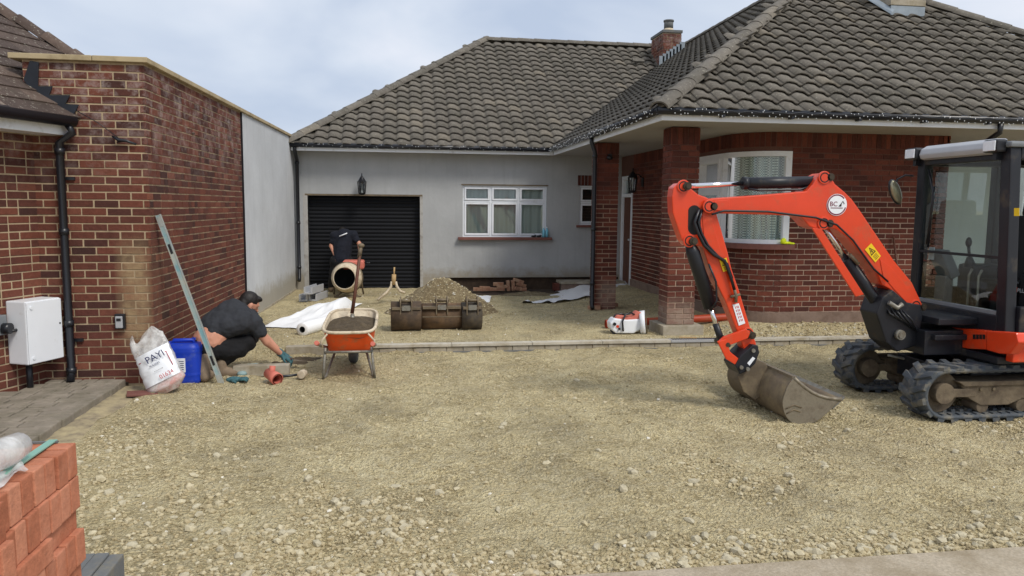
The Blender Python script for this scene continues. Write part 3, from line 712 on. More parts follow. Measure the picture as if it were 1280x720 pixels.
# ------------------------------------------------------------------ bungalow
BG = thing('bungalow', (3, 12, 0), 'brick and grey rendered bungalow with brown pantile roofs and attached garage', 'bungalow')
GY = 16.0
GW = Path([(-2.13, GY), (4.72, GY)]); gX = -2.13
def gs(x): return x-gX
gdoor = (gs(-1.86), gs(.41), -.2, 1.955); gwin = (gs(1.30), gs(3.09), 1.12, 2.20); gwin2 = (gs(3.80), gs(4.45), 1.385, 2.22)
panel('garage_wall', GW, .26, 2.86, 'render', BG, [gdoor, gwin, gwin2], thick=.22)
# lower wall: render runs to the ground beside the door, raw footing below the window
for a, b in ((0, gdoor[0]), (gdoor[1], gs(.93))):
    m = MB(); bar(m, GW, a, b, -.1, .26, -.22, 0); m.build('wall_base', 'render', BG)
m = MB(); bar(m, GW, gs(.932), GW.L, -.15, .258, -.22, -.06, 1); m.build('exposed_footing', 'soil', BG)
M['jamb'] = pm('bare_jamb', srgb(176, 174, 170), .85, .12, 6, bmp=.3, dirt=srgb(120, 114, 106), dirt_amt=.35, dirt_sc=6)
# garage door reveal and shutter slats
for a, b in ((gdoor[0]-.09, gdoor[0]), (gdoor[1], gdoor[1]+.06)):
    m = MB(); bar(m, GW, a-.0, b+.0, -.05, gdoor[3]+.05, -.16, .004); m.build('door_jamb', 'jamb', BG)
m = MB(); bar(m, GW, gdoor[0]-.052, gdoor[1]+.052, gdoor[3], gdoor[3]+.035, -.16, .006); m.build('door_head', 'mudsteel', BG)
GD = MB(); bar(GD, GW, gdoor[0]-.02, gdoor[1]+.02, -.05, 1.96, -.21, -.175); GD = GD.build('garage_door', 'shutter', BG)
sm_ = MB(); wdt = gdoor[1]-gdoor[0]-.01
sm_.grid(lambda u, v: ((u-.5)*wdt, -.012*math.sin(math.pi*min(1, v*1.12)), (v-.5)*.0785), 1, 7); sl_me = sm_.mesh('slat', recalc=False); sl_me.materials.append(M['shutter'])
for k in range(25):
    inst('slat', sl_me, GD, Matrix.Translation((gX+(gdoor[0]+gdoor[1])/2, GY+.172, .04+k*.078)))
# ---- windows on the garage wall
def flat_window(x0, x1, z0, z1, cols, zt, Y, par, curtain=True):
    w = MB(); f = .034; y0, y1 = Y+.01, Y+.075
    w.b3(x0, x1, y0, y1, z0, z0+f); w.b3(x0, x1, y0, y1, z1-f, z1)
    w.b3(x0, x0+f, y0+.001, y1, z0+f, z1-f); w.b3(x1-f, x1, y0+.001, y1, z0+f, z1-f)
    cw = (x1-x0)/cols
    for i in range(1, cols): w.b3(x0+cw*i-.02, x0+cw*i+.02, y0+.001, y1, z0+f, z1-f)
    w.b3(x0+f, x1-f, y0+.002, y1, zt-.02, zt+.02)
    win = w.build('window', 'white', par, .004)
    for i in range(cols):
        a = x0+cw*i+(f if i == 0 else .02); b = x0+cw*(i+1)-(f if i == cols-1 else .02)
        for c, d in ((z0+f, zt-.02), (zt+.02, z1-f)):
            s = MB(); g = .038; a_, b_, c_, d_ = a+.004, b-.004, c+.004, d-.004; ys, ye = Y-.004, Y+.05
            s.b3(a_, b_, ys, ye, c_, c_+g); s.b3(a_, b_, ys, ye, d_-g, d_); s.b3(a_, a_+g, ys+.001, ye, c_+g, d_-g); s.b3(b_-g, b_, ys+.001, ye, c_+g, d_-g)
            s.build('sash', 'white', win, .004)
            p = MB(); p.add([(a_+g, Y+.03, c_+g), (b_-g, Y+.03, c_+g), (b_-g, Y+.03, d_-g), (a_+g, Y+.03, d_-g)], [(0, 1, 2, 3)]); p.build('pane', 'glass', win)
    if curtain:
        n = int((x1-x0)*60)
        k = MB(); k.grid(lambda u, v: (x0+(x1-x0)*u, Y+.10+.022*math.sin(u*(x1-x0)*34+.7*math.sin(u*9)), z0+(z1-z0)*v), n, 1); k.build('net_curtain', 'net', win)
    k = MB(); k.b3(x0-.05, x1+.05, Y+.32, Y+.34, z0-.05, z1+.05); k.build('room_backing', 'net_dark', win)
    return win
w1 = flat_window(1.30, 3.09, 1.12, 2.20, 3, 1.865, GY+.03, BG)
m = MB(); m.b3(1.20, 3.20, GY-.10, GY+.06, 1.06, 1.118); m.build('window_sill', 'sill', w1, .006)
m = MB(); m.b3(1.27, 3.12, GY-.006, GY+.05, 2.201, 2.225); m.build('head_drip', 'mudsteel', w1)
w2 = flat_window(3.80, 4.45, 1.385, 2.22, 1, 1.86, GY+.03, BG, False)
m = MB(); m.b3(3.74, 4.52, GY-.07, GY+.06, 1.335, 1.383); m.build('window_sill', 'sill', w2, .006)
for i in range(9):
    m = MB(); m.b3(3.76+i*.075, 3.825+i*.075, GY-.006, GY+.05, 2.225, 2.44); m.build('lintel_brick', 'bg_obj', w2, .003)
# ---- porch flank and curved bay in brick
arc = [(4.72+.60*(1-math.cos(a)), 10.80-.70*math.sin(a)) for a in np.linspace(0, math.pi/2, 15)]
BW = Path([(4.72, GY)]+arc+[(7.86, 10.1)])
sA = GY-10.80                                      # arclength where the curve starts
def sX(x): return BW.L-(7.86-x)
zs0, zs1 = 1.275, 2.575
s_w0 = BW.find(850, 1.9, sA-1.2, sX(5.4)); s_w1 = BW.find(988, 1.9, sX(5.34))
s_m = BW.find(891, 1.9, sA, sX(5.6)); s_m0 = BW.find(869, 1.9, sA-.9, sX(5.4))
print('bay', s_w0, s_m0, s_m, s_w1, BW.L, sA)
bayhole = (s_w0, s_w1, zs0, zs1)
dh = (.10, .86, .12, 2.42)
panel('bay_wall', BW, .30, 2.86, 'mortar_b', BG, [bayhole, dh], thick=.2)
m = MB(); bar(m, BW, dh[1], BW.L, -.1, .30, -.2, .035, 1)
pl = Path(BW.p); m = MB()
for i in range(len(BW.l)-1): bar(m, BW, max(BW.l[i], dh[1]), BW.l[i+1], -.1, .30, -.2, .03)
m.build('plinth', 'plinth', BG)
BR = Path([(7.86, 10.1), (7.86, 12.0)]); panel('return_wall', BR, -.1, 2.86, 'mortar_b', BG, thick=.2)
BF = Path([(8.07, 11.6), (13, 11.6)]); panel('recessed_wall', BF, -.1, 2.86, 'render_l', BG, thick=.2)
bits = brick_items(BW, .305, 2.84, [bayhole, dh], s0=dh[1], bond='stretcher', header_p=.0, seed=11, soldier=2.585)
bits += brick_items(BR, .0, 2.84, seed=12, ext=(.006, 0))
# pillars
def pillar(xl, xr, yf, dep, z0, zt, seed):
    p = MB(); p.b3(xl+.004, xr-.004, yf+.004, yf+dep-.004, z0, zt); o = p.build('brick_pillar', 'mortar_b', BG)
    out = []
    for pth in (Path([(xl, yf+dep), (xl, yf)]), Path([(xl, yf), (xr, yf)]), Path([(xr, yf), (xr, yf+dep)])):
        L_ = brick_items(pth, z0, zt, header_p=.0, seed=seed, ext=(.0, .004), soldier=zt-.24); seed += 1
        for i in L_: i['par'] = o
        out += L_
    return o, out
nx0, nx1 = float(gy(836.5, 300, 9.74)[0]), float(gy(870.5, 300, 9.74)[0])
P1, i1 = pillar(nx0, nx1, 9.74, .34, .20, 2.83, 31)
fx0, fx1 = float(gy(745, 300, 12.4)[0]), float(gy(771, 300, 12.4)[0])
P2, i2 = pillar(fx0, fx1, 12.4, .34, .02, 2.83, 41)
print('pillars', nx0, nx1, fx0, fx1)
lay(bits+i1+i2, BG, 'bg')
m = MB(); m.b3(nx0-.09, nx1+.10, 9.62, 10.2, .04, .20); m.build('pillar_pad', 'conc', P1, .008)
# bay window frames
BWn = MB(); fo, fi = .012, -.06
bar(BWn, BW, s_w0, s_w1, zs0, zs0+.06, fi, fo, 24); bar(BWn, BW, s_w0, s_w1, zs1-.07, zs1, fi, fo, 24)
for s in (s_w0, s_m0-.05, s_m-.03, s_w1-.09): bar(BWn, BW, s, s+.09, zs0+.06, zs1-.07, fi, fo-.001, 3)
bar(BWn, BW, s_w0+.09, s_m-.03, 2.03, 2.09, fi, fo-.002, 8)
BWn = BWn.build('bay_window', 'white', BG)
def pane_on(s0, s1, z0, z1, off=-.03, n=6, nm='pane', mt='glass', fold=0):
    p = MB(); p.grid(lambda u, v: BW.pt(s0+(s1-s0)*u, z0+(z1-z0)*v, off+(fold*math.sin((s1-s0)*u*38+math.sin(u*7)) if fold else 0)), n, 1); p.build(nm, mt, BWn)
pane_on(s_m+.05, s_w1-.09, zs0+.06, zs1-.07); pane_on(s_m0+.04, s_m-.03, zs0+.06, 2.03); pane_on(s_m0+.04, s_m-.03, 2.09, zs1-.07); pane_on(s_w0+.08, s_m0-.05, zs0+.06, zs1-.07)
s = MB()
for a, b, c, d in ((s_m0+.04, s_m-.03, zs0+.06, 2.03), (s_m0+.04, s_m-.03, 2.09, zs1-.07)):
    for q in ((a, b, c, c+.06), (a, b, d-.06, d), (a, a+.06, c+.06, d-.06), (b-.06, b, c+.06, d-.06)): bar(s, BW, *q, -.03, fo+.02, 4)
s.build('casement', 'white', BWn)
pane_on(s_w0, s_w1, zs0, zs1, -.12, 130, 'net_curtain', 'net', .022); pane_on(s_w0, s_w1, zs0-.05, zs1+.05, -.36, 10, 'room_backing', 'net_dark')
m = MB(); bar(m, BW, s_w0-.03, s_w1+.05, zs0-.075, zs0-.003, -.1, .10, 30); m.build('bay_sill', 'sill', BWn)
# ---- front door in the flank
FD = MB(); bar(FD, BW, dh[0], dh[0]+.09, .12, 2.42, -.1, .02); bar(FD, BW, dh[1]-.08, dh[1], .12, 2.42, -.1, .02); bar(FD, BW, dh[0]+.09, dh[1]-.08, 2.34, 2.42, -.1, .02); bar(FD, BW, dh[0]+.09, dh[1]-.08, 1.98, 2.05, -.1, .02); bar(FD, BW, dh[0]-.02, dh[1]+.0, .06, .12, -.1, .05)
FD = FD.build('front_door', 'white', BG)
m = MB(); bar(m, BW, dh[0]+.09, dh[1]-.08, .12, 1.98, -.07, -.02); m.build('door_leaf', 'handle_w', FD)
m = MB(); bar(m, BW, dh[0]+.09, dh[1]-.08, 2.05, 2.34, -.06, -.05); m.build('top_light', 'glass', FD)
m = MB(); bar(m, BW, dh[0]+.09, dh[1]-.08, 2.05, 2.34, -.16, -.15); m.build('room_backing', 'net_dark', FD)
m = MB(); m.cyl(BW.pt(dh[1]-.15, 1.1, -.02), BW.pt(dh[1]-.15, 1.1, .04), .02, 8); m.build('door_handle', 'silver', FD)
# ---- eaves
EX, EY = 3.10, 8.96; zt_ = 2.955; PIT = R_(34.75); tp = math.tan(PIT); cp, sp = math.cos(PIT), math.sin(PIT); TT = 4.62
WY = 15.57; WX = -2.22; WT = 4.4
m = MB(); m.b3(3.17, 4.9, 9.05, 15.98, 2.838, 2.856); m.b3(4.905, 12.6, 9.05, 12.5, 2.8385, 2.8565); m.b3(-2.1, 3.165, 15.68, 15.99, 2.838, 2.856); m.build('soffit', 'soffit', BG)
for nm, b in (('a', (3.15, 12.7, 9.02, 9.046, 2.828, 2.955)), ('b', (3.146, 3.168, 9.047, 15.63, 2.827, 2.954)), ('c', (-2.12, 3.14, 15.64, 15.665, 2.826, 2.953))):
    m = MB(); m.b3(*b); m.build('fascia_board', 'white', BG, .004)
def gutter(a, b):
    m = MB(); m.tube([a, b], .047, 12); m.build('gutter', 'black_pl', BG)
gutter((3.06, 8.965, 2.937), (12.7, 8.965, 2.937)); gutter((3.09, 8.94, 2.936), (3.09, 15.55, 2.936)); gutter((-2.15, 15.585, 2.935), (3.06, 15.585, 2.935))
for x in np.arange(3.9, 9, .9):
    m = MB(); m.b3(x-.02, x+.02, 8.93, 9.02, 2.875, 2.91); m.build('gutter_bracket', 'black_pl', BG)
# ---- roof slopes with one mesh per tile
TW, TG, TLn = .272, .262, .335
def tile_mesh():
    n = 9; vs = []; fs = []
    for j, (yy, lift) in enumerate(((-TLn/2, .034), (TLn/2, -.012))):
        for i in range(n):
            u = i/(n-1); a = (u-.5)*(TW+.012)
            z = .026*math.sin(2*math.pi*u-.5)+.009*math.sin(4*math.pi*u)
            vs.append((a, yy, z+lift))
    for i in range(n): u = i/(n-1); vs.append((vs[i][0], vs[i][1]+.002, vs[i][2]-.015))
    for i in range(n-1): fs += [(i, i+1, n+i+1, n+i), (2*n+i, 2*n+i+1, i+1, i)]
    me = bpy.data.meshes.new('roof_tile'); me.from_pydata(vs, [], fs)
    me.polygons.foreach_set('use_smooth', [k % 2 == 0 for k in range(len(fs))]); return me, vs, fs
tme, tvs, tfs = tile_mesh(); tme.materials.append(M['tile_obj'])
def inpoly(p, poly):
    x, y = p; c = False
    for (x0, y0), (x1, y1) in zip(poly, poly[1:]+poly[:1]):
        if (y0 > y) != (y1 > y) and x < (x1-x0)*(y-y0)/(y1-y0)+x0: c = not c
    return c
roof_items = []
def slope(o, ux, us, poly, name, over=.1, flip=1):
    """poly in (along eave, up slope) metres"""
    o = Vector(o); ux = Vector(ux); us = Vector(us); n = ux.cross(us).normalized()
    sh = MB(); sh.add([o+ux*a+us*b-n*.045 for a, b in poly], [tuple(range(len(poly)))])
    par = sh.build(name, 'net_dark', BG, recalc=False)
    cx = sum(p[0] for p in poly)/len(poly); cy = sum(p[1] for p in poly)/len(poly)
    grow = [(p[0]+over*(1 if p[0] > cx else -1), p[1]+.02*(1 if p[1] > cy else -1)) for p in poly]
    a0 = min(p[0] for p in poly); a1 = max(p[0] for p in poly); b1 = max(p[1] for p in poly)
    j = 0; b = .155
    while b < b1+.1:
        a = a0+TW/2
        while a < a1+.2:
            if inpoly((a, b), grow):
                c = o+ux*a+us*b+n*.0; q = proj(c)
                if q[2] > 0 and q[0] > -200 and q[0] < 1500:
                    r = random.uniform
                    roof_items.append({'c': tuple(c), 'm': frame_m(c, ux, us, n) @ Matrix.Rotation(r(-.006, .006), 4, 'X') @ Matrix.Rotation(r(-.01, .01), 4, 'Z'), 'par': par})
            a += TW
        b += TG; j += 1
    return par
sl = TT/cp
slope((EX, EY, zt_), (1, 0, 0), (0, cp, sp), [(0, 0), (2*TT, 0), (TT, sl)], 'hip_roof_slope')
ridgeY = 21.5
slope((EX, WY+6.0, zt_), (0, -1, 0), (cp, 0, sp), [(6.0, 0), (6.0+WY-EY, 0), (6.0+WY-EY-TT, sl), (6.0-WT-.2, (WT+.2)/cp), ], 'porch_roof_slope')
slope((WX, WY, zt_-.012), (1, 0, 0), (0, cp, sp), [(0, 0), (EX-WX, 0), (EX-WX+WT, WT/cp), (WT, WT/cp)], 'garage_roof_slope')
m = MB(); m.add([(WX, WY, zt_-.03), (WX+WT, WY+WT, zt_+WT*tp-.03), (WX, WY+2*WT, zt_-.03)], [(0, 1, 2)]); m.add([(EX+2*TT, EY, zt_-.04), (EX+TT, EY+TT, zt_+TT*tp-.04), (EX+TT, 24, zt_+TT*tp-.04), (EX+2*TT, 24, zt_-.04)], [(0, 1, 2, 3)])
m.add([(WX+WT, WY+WT, zt_+WT*tp-.04), (EX+TT, WY+WT, zt_+WT*tp-.04), (EX+TT, WY+2*WT, zt_-.04), (WX, WY+2*WT, zt_-.04)], [(0, 1, 2, 3)])
m.build('plain_roof_slope', 'tile_att', BG)
top, rest = pick300(roof_items, .3)
for it in top: inst('roof_tile', tme, it['par'], it['m'])
m = MB(); rr = random.Random(8)
for it in rest:
    m.cur = rr.uniform(.01, 1); m.add([it['m'] @ Vector(v) for v in tvs], tfs)
    for k in range(len(tfs)): m.sm[-len(tfs)+k] = k % 2 == 0
o = m.build('tile_field', 'tile_att', BG, recalc=False); o['kind'] = 'stuff'
print('roof tiles', len(roof_items))
# hip and ridge caps
rm = MB(); rm.grid(lambda u, v: (.125*math.cos(math.pi*u), (v-.5)*.46, .10*math.sin(math.pi*u)-.02+.012*(.5-v)), 10, 1)
rm.grid(lambda u, v: ((.125-.02*v)*math.cos(math.pi*u), -.23, (.10-.02*v)*math.sin(math.pi*u)-.014), 10, 1)
rme = rm.mesh('ridge_tile', recalc=False); rme.materials.append(M['tile_obj'])
def caps(a, b, nm='ridge_tile'):
    a, b = V(a), V(b); d = (b-a).normalized(); x = d.cross(Vector((0, 0, 1))).normalized(); z = x.cross(d); n = int((b-a).length/.44)+1
    for k in range(n):
        inst(nm, rme, BG, frame_m(a+d*(.2+k*.44), x, d, z) @ Matrix.Rotation(random.uniform(-.02, .02), 4, 'Y'))
AP = (EX+TT, EY+TT, zt_+TT*tp)
caps((EX, EY, zt_+.02), AP, 'hip_tile'); caps((EX+2*TT, EY, zt_+.02), AP, 'hip_tile'); caps(AP, (AP[0], ridgeY, AP[2]))
WA = (WX+WT, WY+WT, zt_+WT*tp)
caps((WX, WY, zt_+.02), WA, 'hip_tile'); caps(WA, (EX+WT+.1, WA[1], WA[2]))
# chimney stack rising through the side slope
CHY = 18.7
def chimney():
    # on the side slope near the ridge; pixel columns 821..851
    Yc = CHY
    a = gy(829, 60, Yc); b = gy(851, 60, Yc); x0, x1 = float(a[0]), float(b[0]); z1 = float(gy(840, 41, Yc)[2]); z0 = z1-2.2
    o = MB(); o.b3(x0, x1, Yc, Yc+.9, z0, z1); o = o.build('chimney', 'mortar', BG)
    L_ = []
    for pth in (Path([(x0, Yc+.9), (x0, Yc)]), Path([(x0, Yc), (x1, Yc)])): L_ += brick_items(pth, z0, z1, header_p=.2, seed=77, proud=.008, ext=(0, .008))
    m = MB(); rng = random.Random(3)
    for it in L_:
        m.cur = rng.uniform(.01, 1); k = len(m.v); m.box((0, 0, 0), (it['len'], .024, it['h']))
        for i in range(k, k+8): m.v[i] = tuple(it['m'] @ Vector(m.v[i]))
    q = m.build('chimney_bricks', 'nb_att', o); q['kind'] = 'stuff'
    m = MB(); m.b3(x0-.03, x1+.03, Yc-.03, Yc+.93, z1, z1+.07); m.build('chimney_cap', 'conc_d', o, .01)
    xm = (x0+x1)/2; m = MB(); m.cyl((xm, Yc+.3, z1+.07), (xm, Yc+.3, z1+.16), .12, 14); m.build('flaunching', 'cream', o)
    m = MB(); m.cyl((xm, Yc+.3, z1+.16), (xm, Yc+.3, z1+.36), .115, 16); m.cyl((xm, Yc+.3, z1+.33), (xm, Yc+.3, z1+.37), .13, 16); m.build('chimney_pot', 'conc_d', o)
    print('chimney', x0, x1, z0, z1)
    return x0, x1, Yc
cx0, cx1, cY = chimney()
m = MB()
for k in range(7):
    xx = cx0-.1+k*(cx1-cx0+.15)/7; zz = zt_+(xx-EX)*tp+.05; m.b3(xx, xx+.13, cY-.03, cY-.01, zz-.05, zz+.22)
m.build('chimney_flashing', 'lead', BG)
# stub stack on the front slope near the top of the frame
q = None
def front_pl(px, py):
    return gpl(px, py, (EX, EY, zt_), (0, -sp, cp))
a, b = front_pl(1113, 18), front_pl(1146, 16)
o = MB(); o.b3(a[0], b[0], a[1]-.02, a[1]+.5, a[2]-.3, a[2]+.95); SC = o.build('vent_stack', 'conc', BG)
m = MB(); m.b3(a[0]-.04, b[0]+.04, a[1]-.05, a[1]+.54, a[2]+.14, a[2]+.24); m.build('stack_collar', 'conc', SC, .01)
m = MB(); m.b3(a[0]-.03, b[0]+.03, a[1]-.05, a[1]-.022, a[2]-.02, a[2]+.13); m.prism([(a[0]-.05, a[1]-.09, a[2]-.02), (a[0]-.03, a[1]-.09, a[2]+.02), (a[0]-.30, a[1]+.34, a[2]+.42), (a[0]-.36, a[1]+.36, a[2]+.40)], (.04, .0, .03)); m.build('stack_flashing', 'lead', SC)
# roof vent tile on garage slope
m = MB(); q = gpl(797, 79, (WX, WY, zt_), (0, -sp, cp)); m.box(V(q)+V(0, -.05, .06), (.3, .16, .05), Matrix.Rotation(PIT, 3, 'X')); m.build('vent_tile', 'tile_obj', BG, .01)
# downpipes of the bungalow
def dpipe(x, y, z1, z0, kick):
    m = MB(); m.tube([(x+kick[0], y+kick[1], z1), (x+kick[0], y+kick[1], z1-.07), (x, y, z1-.24), (x, y, z0+.06), (x, y-.05, z0)], .036, 10)
    for z in (z1-.3, 1.4, .5): m.cyl((x, y, z-.025), (x, y, z+.025), .044, 10)
    m.build('downpipe', 'black_pl', BG)
dpipe(float(gy(741.5, 300, 12.33)[0]), 12.33, 2.9, .08, (-.06, 0))
dpipe(-2.04, 15.90, 2.9, .22, (0, -.3))
q = gy(1250, 165, 8.97); m = MB(); m.tube([(q[0], 8.97, 2.9), (q[0], 8.97, 2.78), (q[0]+.02, 9.4, 2.6)], .036, 8); m.build('downpipe', 'black_pl', BG)
# corner of the porch soffit: narrow white post by the door
m = MB(); q = gy(774, 250, 15.2)
# ---- lanterns
def lantern(p, dirn, label, s=1.):
    t = thing('wall_lantern', p, label, 'lantern'); p = V(p); d = V(dirn).normalized(); sd_ = d.cross(Vector((0, 0, 1)))
    m = MB(); m.box(p+d*.012, (.08*s if abs(d.x) < .5 else .024, .024 if abs(d.x) < .5 else .08*s, .14*s)); m.build('back_plate', 'black_mt', t, .004)
    c = p+d*.17*s; m = MB(); m.tube([p+V(0, 0, .05*s), p+d*.08*s+V(0, 0, .12*s), c+V(0, 0, .10*s)], .008*s, 6); m.build('arm', 'black_mt', t)
    m = MB(); m.lathe([(.02*s, .16*s), (.045*s, .12*s), (.075*s, .07*s), (.085*s, .065*s)], c, n=6); m.cyl(c+V(0, 0, .16*s), c+V(0, 0, .21*s), .01*s, 6); m.build('cap', 'black_mt', t)
    m = MB()
    for k in range(6):
        an = k*math.pi/3; m.cyl(c+V(.075*s*math.cos(an), .075*s*math.sin(an), .07*s), c+V(.055*s*math.cos(an), .055*s*math.sin(an), -.14*s), .007*s, 5)
    m.lathe([(.062*s, -.13*s), (.062*s, -.15*s), (.03*s, -.17*s), (0.001, -.17*s)], c, n=6); m.build('cage', 'black_mt', t)
    m = MB(); m.lathe([(.070*s, .065*s), (.052*s, -.13*s)], c, n=6); m.build('lantern_glass', 'lampclear', t)
lantern(gy(453, 232, 16.0), (0, -1, 0), 'black lantern on the grey garage wall above the roller door', 1.15)
s_l = BW.find(804, 2.1, .9, sA); q = BW.pt(s_l, float(gx(800, 228, 4.72)[2]), .006)
lantern(q, (-1, 0, 0), 'black lantern on the porch brick wall between the two pillars', 1.25)
t = thing('motion_sensor', gy(762, 197, 12.39), 'small dark motion sensor on the far brick pillar', 'sensor')
m = MB(); m.ell(V(gy(762, 197, 12.35)), (.05, .05, .04)); m.build('sensor_head', 'black_pl', t); m = MB(); m.b3(gy(762, 197, 12.39)[0]-.03, gy(762, 197, 12.39)[0]+.03, 12.36, 12.395, gy(762, 197, 12.39)[2]-.01, gy(762, 197, 12.39)[2]+.06); m.build('sensor_base', 'black_pl', t)
# ---- string lights on the gutters
def lights(a, b, n, label):
    t = thing('string_lights', a, label, 'string lights', 'string lights on the gutters'); a, b = V(a), V(b); rng = random.Random(n)
    m = MB(); m.tube([a+(b-a)*(k/60)+V(0, 0, .012*math.sin(k*1.9)) for k in range(61)], .004, 4); m.build('cable', 'black_pl', t)
    m = MB()
    for k in range(n):
        p = a+(b-a)*((k+rng.random())/n)+V(rng.uniform(-.01, .01), rng.uniform(-.01, .01), rng.uniform(-.075, .03))
        m.ell(p, (.006, .006, .009), None, 5, 4)
    o = m.build('bulbs', 'bulb', t); o['kind'] = 'stuff'
lights((3.2, 8.895, 2.94), (9.0, 8.895, 2.94), 130, 'white string lights along the gutter over the bay window')
lights((3.02, 9.0, 2.94), (3.02, 15.5, 2.94), 150, 'white string lights along the porch gutter above the pillars')
lights((-2.0, 15.515, 2.94), (3.0, 15.515, 2.94), 70, 'white string lights along the garage gutter')
# ---- kerb of blocks across the drive
M['kerbtop'] = pm('pale_concrete', srgb(186, 180, 166), .9, .12, 7, bmp=.4, bsc=70, dirt=srgb(150, 138, 112), dirt_amt=.3)
KB = thing('kerb', (2.5, 9.25, 0), 'long kerb of small concrete blocks across the drive', 'kerb')
kb = MB(); kb.box((0, 0, 0), (.20, .10, .085)); kbm = kb.mesh('kerb_block', .006, 1); kbm.materials.append(M['conc'])
x = -1.28; rng = random.Random(2)
while x < 9:
    inst('kerb_block', kbm, KB, Matrix.Translation((x+.1, 9.252+rng.uniform(-.004, .004), .010+rng.uniform(-.004, .004))) @ Matrix.Rotation(rng.uniform(-.012, .012), 4, 'Z')); x += .203+rng.uniform(0, .002)
x = -1.28; k = 0
while x < 8.6:
    L_ = rng.choice((.9, 1.0, 1.0)); up = .014 if x > 5.6 else 0
    grate = 3.45 < x+.5 < 4.3
    m = MB(); m.b3(x, x+L_-.006, 9.185, 9.31, .058, .092+up); o = m.build('kerb_slab' if not grate else 'drain_channel', 'kerbtop' if not grate else 'silver', KB, .003)
    if grate:
        for q in range(28):
            mm = MB(); mm.b3(x+.03+q*.034, x+.048+q*.034, 9.205, 9.295, .0942+up, .0955+up); mm.build('drain_slot', 'black_pl', o)
    x += L_
m = MB(); m.b3(-1.3, 9.0, 9.16, 9.30, -.08, -.004); m.build('kerb_bed', 'conc_d', KB)
# ------------------------------------------------------------------ mini excavator
EXC = thing('mini_excavator', (5.3, 6.3, 0), 'orange and black mini excavator on rubber tracks beside the bungalow', 'excavator')
YB0, YB1 = 6.15, 6.35            # boom near / far face
YA0, YA1 = 6.185, 6.315          # dipper arm faces
YC = 6.25
def pl_(pts, Y): return [gy(x, y, Y) for x, y in pts]
def prism_part(pts, Y0, Y1, name, mat, par, bev=.008):
    m = MB(); m.prism(pl_(pts, Y0), (0, Y1-Y0, 0)); return m.build(name, mat, par, bev)
boom_o = [(880, 257), (882, 251), (890, 248), (905, 247), (960, 243), (1008, 239), (1016, 231), (1022, 221), (1030, 216), (1038, 220), (1044, 230), (1056, 240), (1065, 249), (1075, 263), (1100, 300), (1117, 325), (1140, 353), (1150, 374), (1152, 382), (1147, 388), (1138, 387), (1125, 375), (1112, 361), (1103, 356), (1097, 341), (1075, 315), (1060, 297), (1046, 287), (1032, 284), (1022, 287), (1012, 283), (1006, 276), (1000, 270), (960, 268.5), (900, 267), (886, 267), (881, 263)]
BOOM = prism_part(boom_o, YB0, YB1, 'boom', 'orange', EXC, .01)
# raised weld plates on the boom side
for pts in ([(893, 251.5), (912, 249.5), (912, 264), (893, 263)], [(1100, 324), (1113, 333), (1137, 362), (1146, 379), (1137, 382), (1118, 362), (1104, 345)]):
    m = MB(); m.prism(pl_(pts, YB0-.006), (0, .006, 0)); m.build('stiffener_plate', 'orange', BOOM, .003)
arm_o = [(840, 246), (842, 234), (848, 229), (856, 228), (863, 235), (873, 243), (884, 247), (893, 256), (896, 268), (902, 288), (910, 316), (914.5, 336), (924, 363), (938, 410), (945, 428), (946, 438), (938, 443), (931, 439), (927, 427), (920, 410), (907, 377), (895, 353), (886, 331), (879, 309), (870, 306.5), (859, 307.5), (853, 301), (847, 284), (841, 266)]
ARM = prism_part(arm_o, YA0, YA1, 'dipper_arm', 'orange', EXC, .01)
m = MB(); m.prism(pl_([(878, 270), (889, 270), (900, 310), (906, 322), (899, 324), (889, 316), (880, 296)], YA0-.006), (0, .006, 0)); m.build('stiffener_plate', 'orange', ARM, .003)
m = MB(); slot = [(868+8.0*math.cos(a)*(1 if True else 0), (265 if math.sin(a) < 0 else 285)+8.5*math.sin(a)) for a in np.linspace(0, 2*math.pi, 20, endpoint=False)]
m.prism(pl_(slot, YA0-.002), (0, .001, 0)); m.build('hose_slot', 'ink', ARM)
def tubeY(pts, r, name, mat, par, Y=YC, n=12):
    m = MB(); m.tube([gy(x, y, Y) for x, y in pts], r, n); return m.build(name, mat, par)
# hydraulic rams
AR = tubeY([(930, 229), (1014, 227.5)], .05, 'arm_ram', 'black_mt', EXC); tubeY([(1014, 227.5), (1022, 224), (1030, 221)], [.05, .04, .03], 'ram_eye', 'black_mt', AR)
tubeY([(856, 233), (931, 229)], .021, 'ram_rod', 'chrome', AR); tubeY([(928, 229), (934, 229)], .055, 'ram_gland', 'black_mt', AR)
tubeY([(936, 236), (950, 238), (1000, 237), (1012, 233)], .010, 'ram_hose', 'black_pl', AR, YC-.04, 8)
BR_ = tubeY([(861, 303), (866, 315), (888, 384)], [.035, .06, .06], 'bucket_ram', 'black_mt', EXC, YC-.02); tubeY([(887, 382), (899, 416)], .021, 'ram_rod', 'chrome', BR_, YC-.02); tubeY([(894.5, 405), (899, 418), (903, 428)], [.028, .03, .034], 'ram_eye', 'black_mt', BR_, YC-.02)
tubeY([(886, 330), (895, 352), (896, 376), (890, 385)], .009, 'ram_hose', 'black_pl', BR_, YC-.09, 8)
BC_ = tubeY([(1058, 323), (1124, 419)], .052, 'boom_ram', 'black_mt', EXC); tubeY([(1029, 280), (1062, 329)], .021, 'ram_rod', 'chrome', BC_)
tubeY([(1062, 318), (1073, 330)], .016, 'ram_fitting', 'mudsteel', BC_, YC-.07)
prism_part([(1015, 285), (1027, 286), (1080, 368), (1070, 371)], YB0-.02, YB0+.0, 'ram_guard', 'orange', BC_, .004)
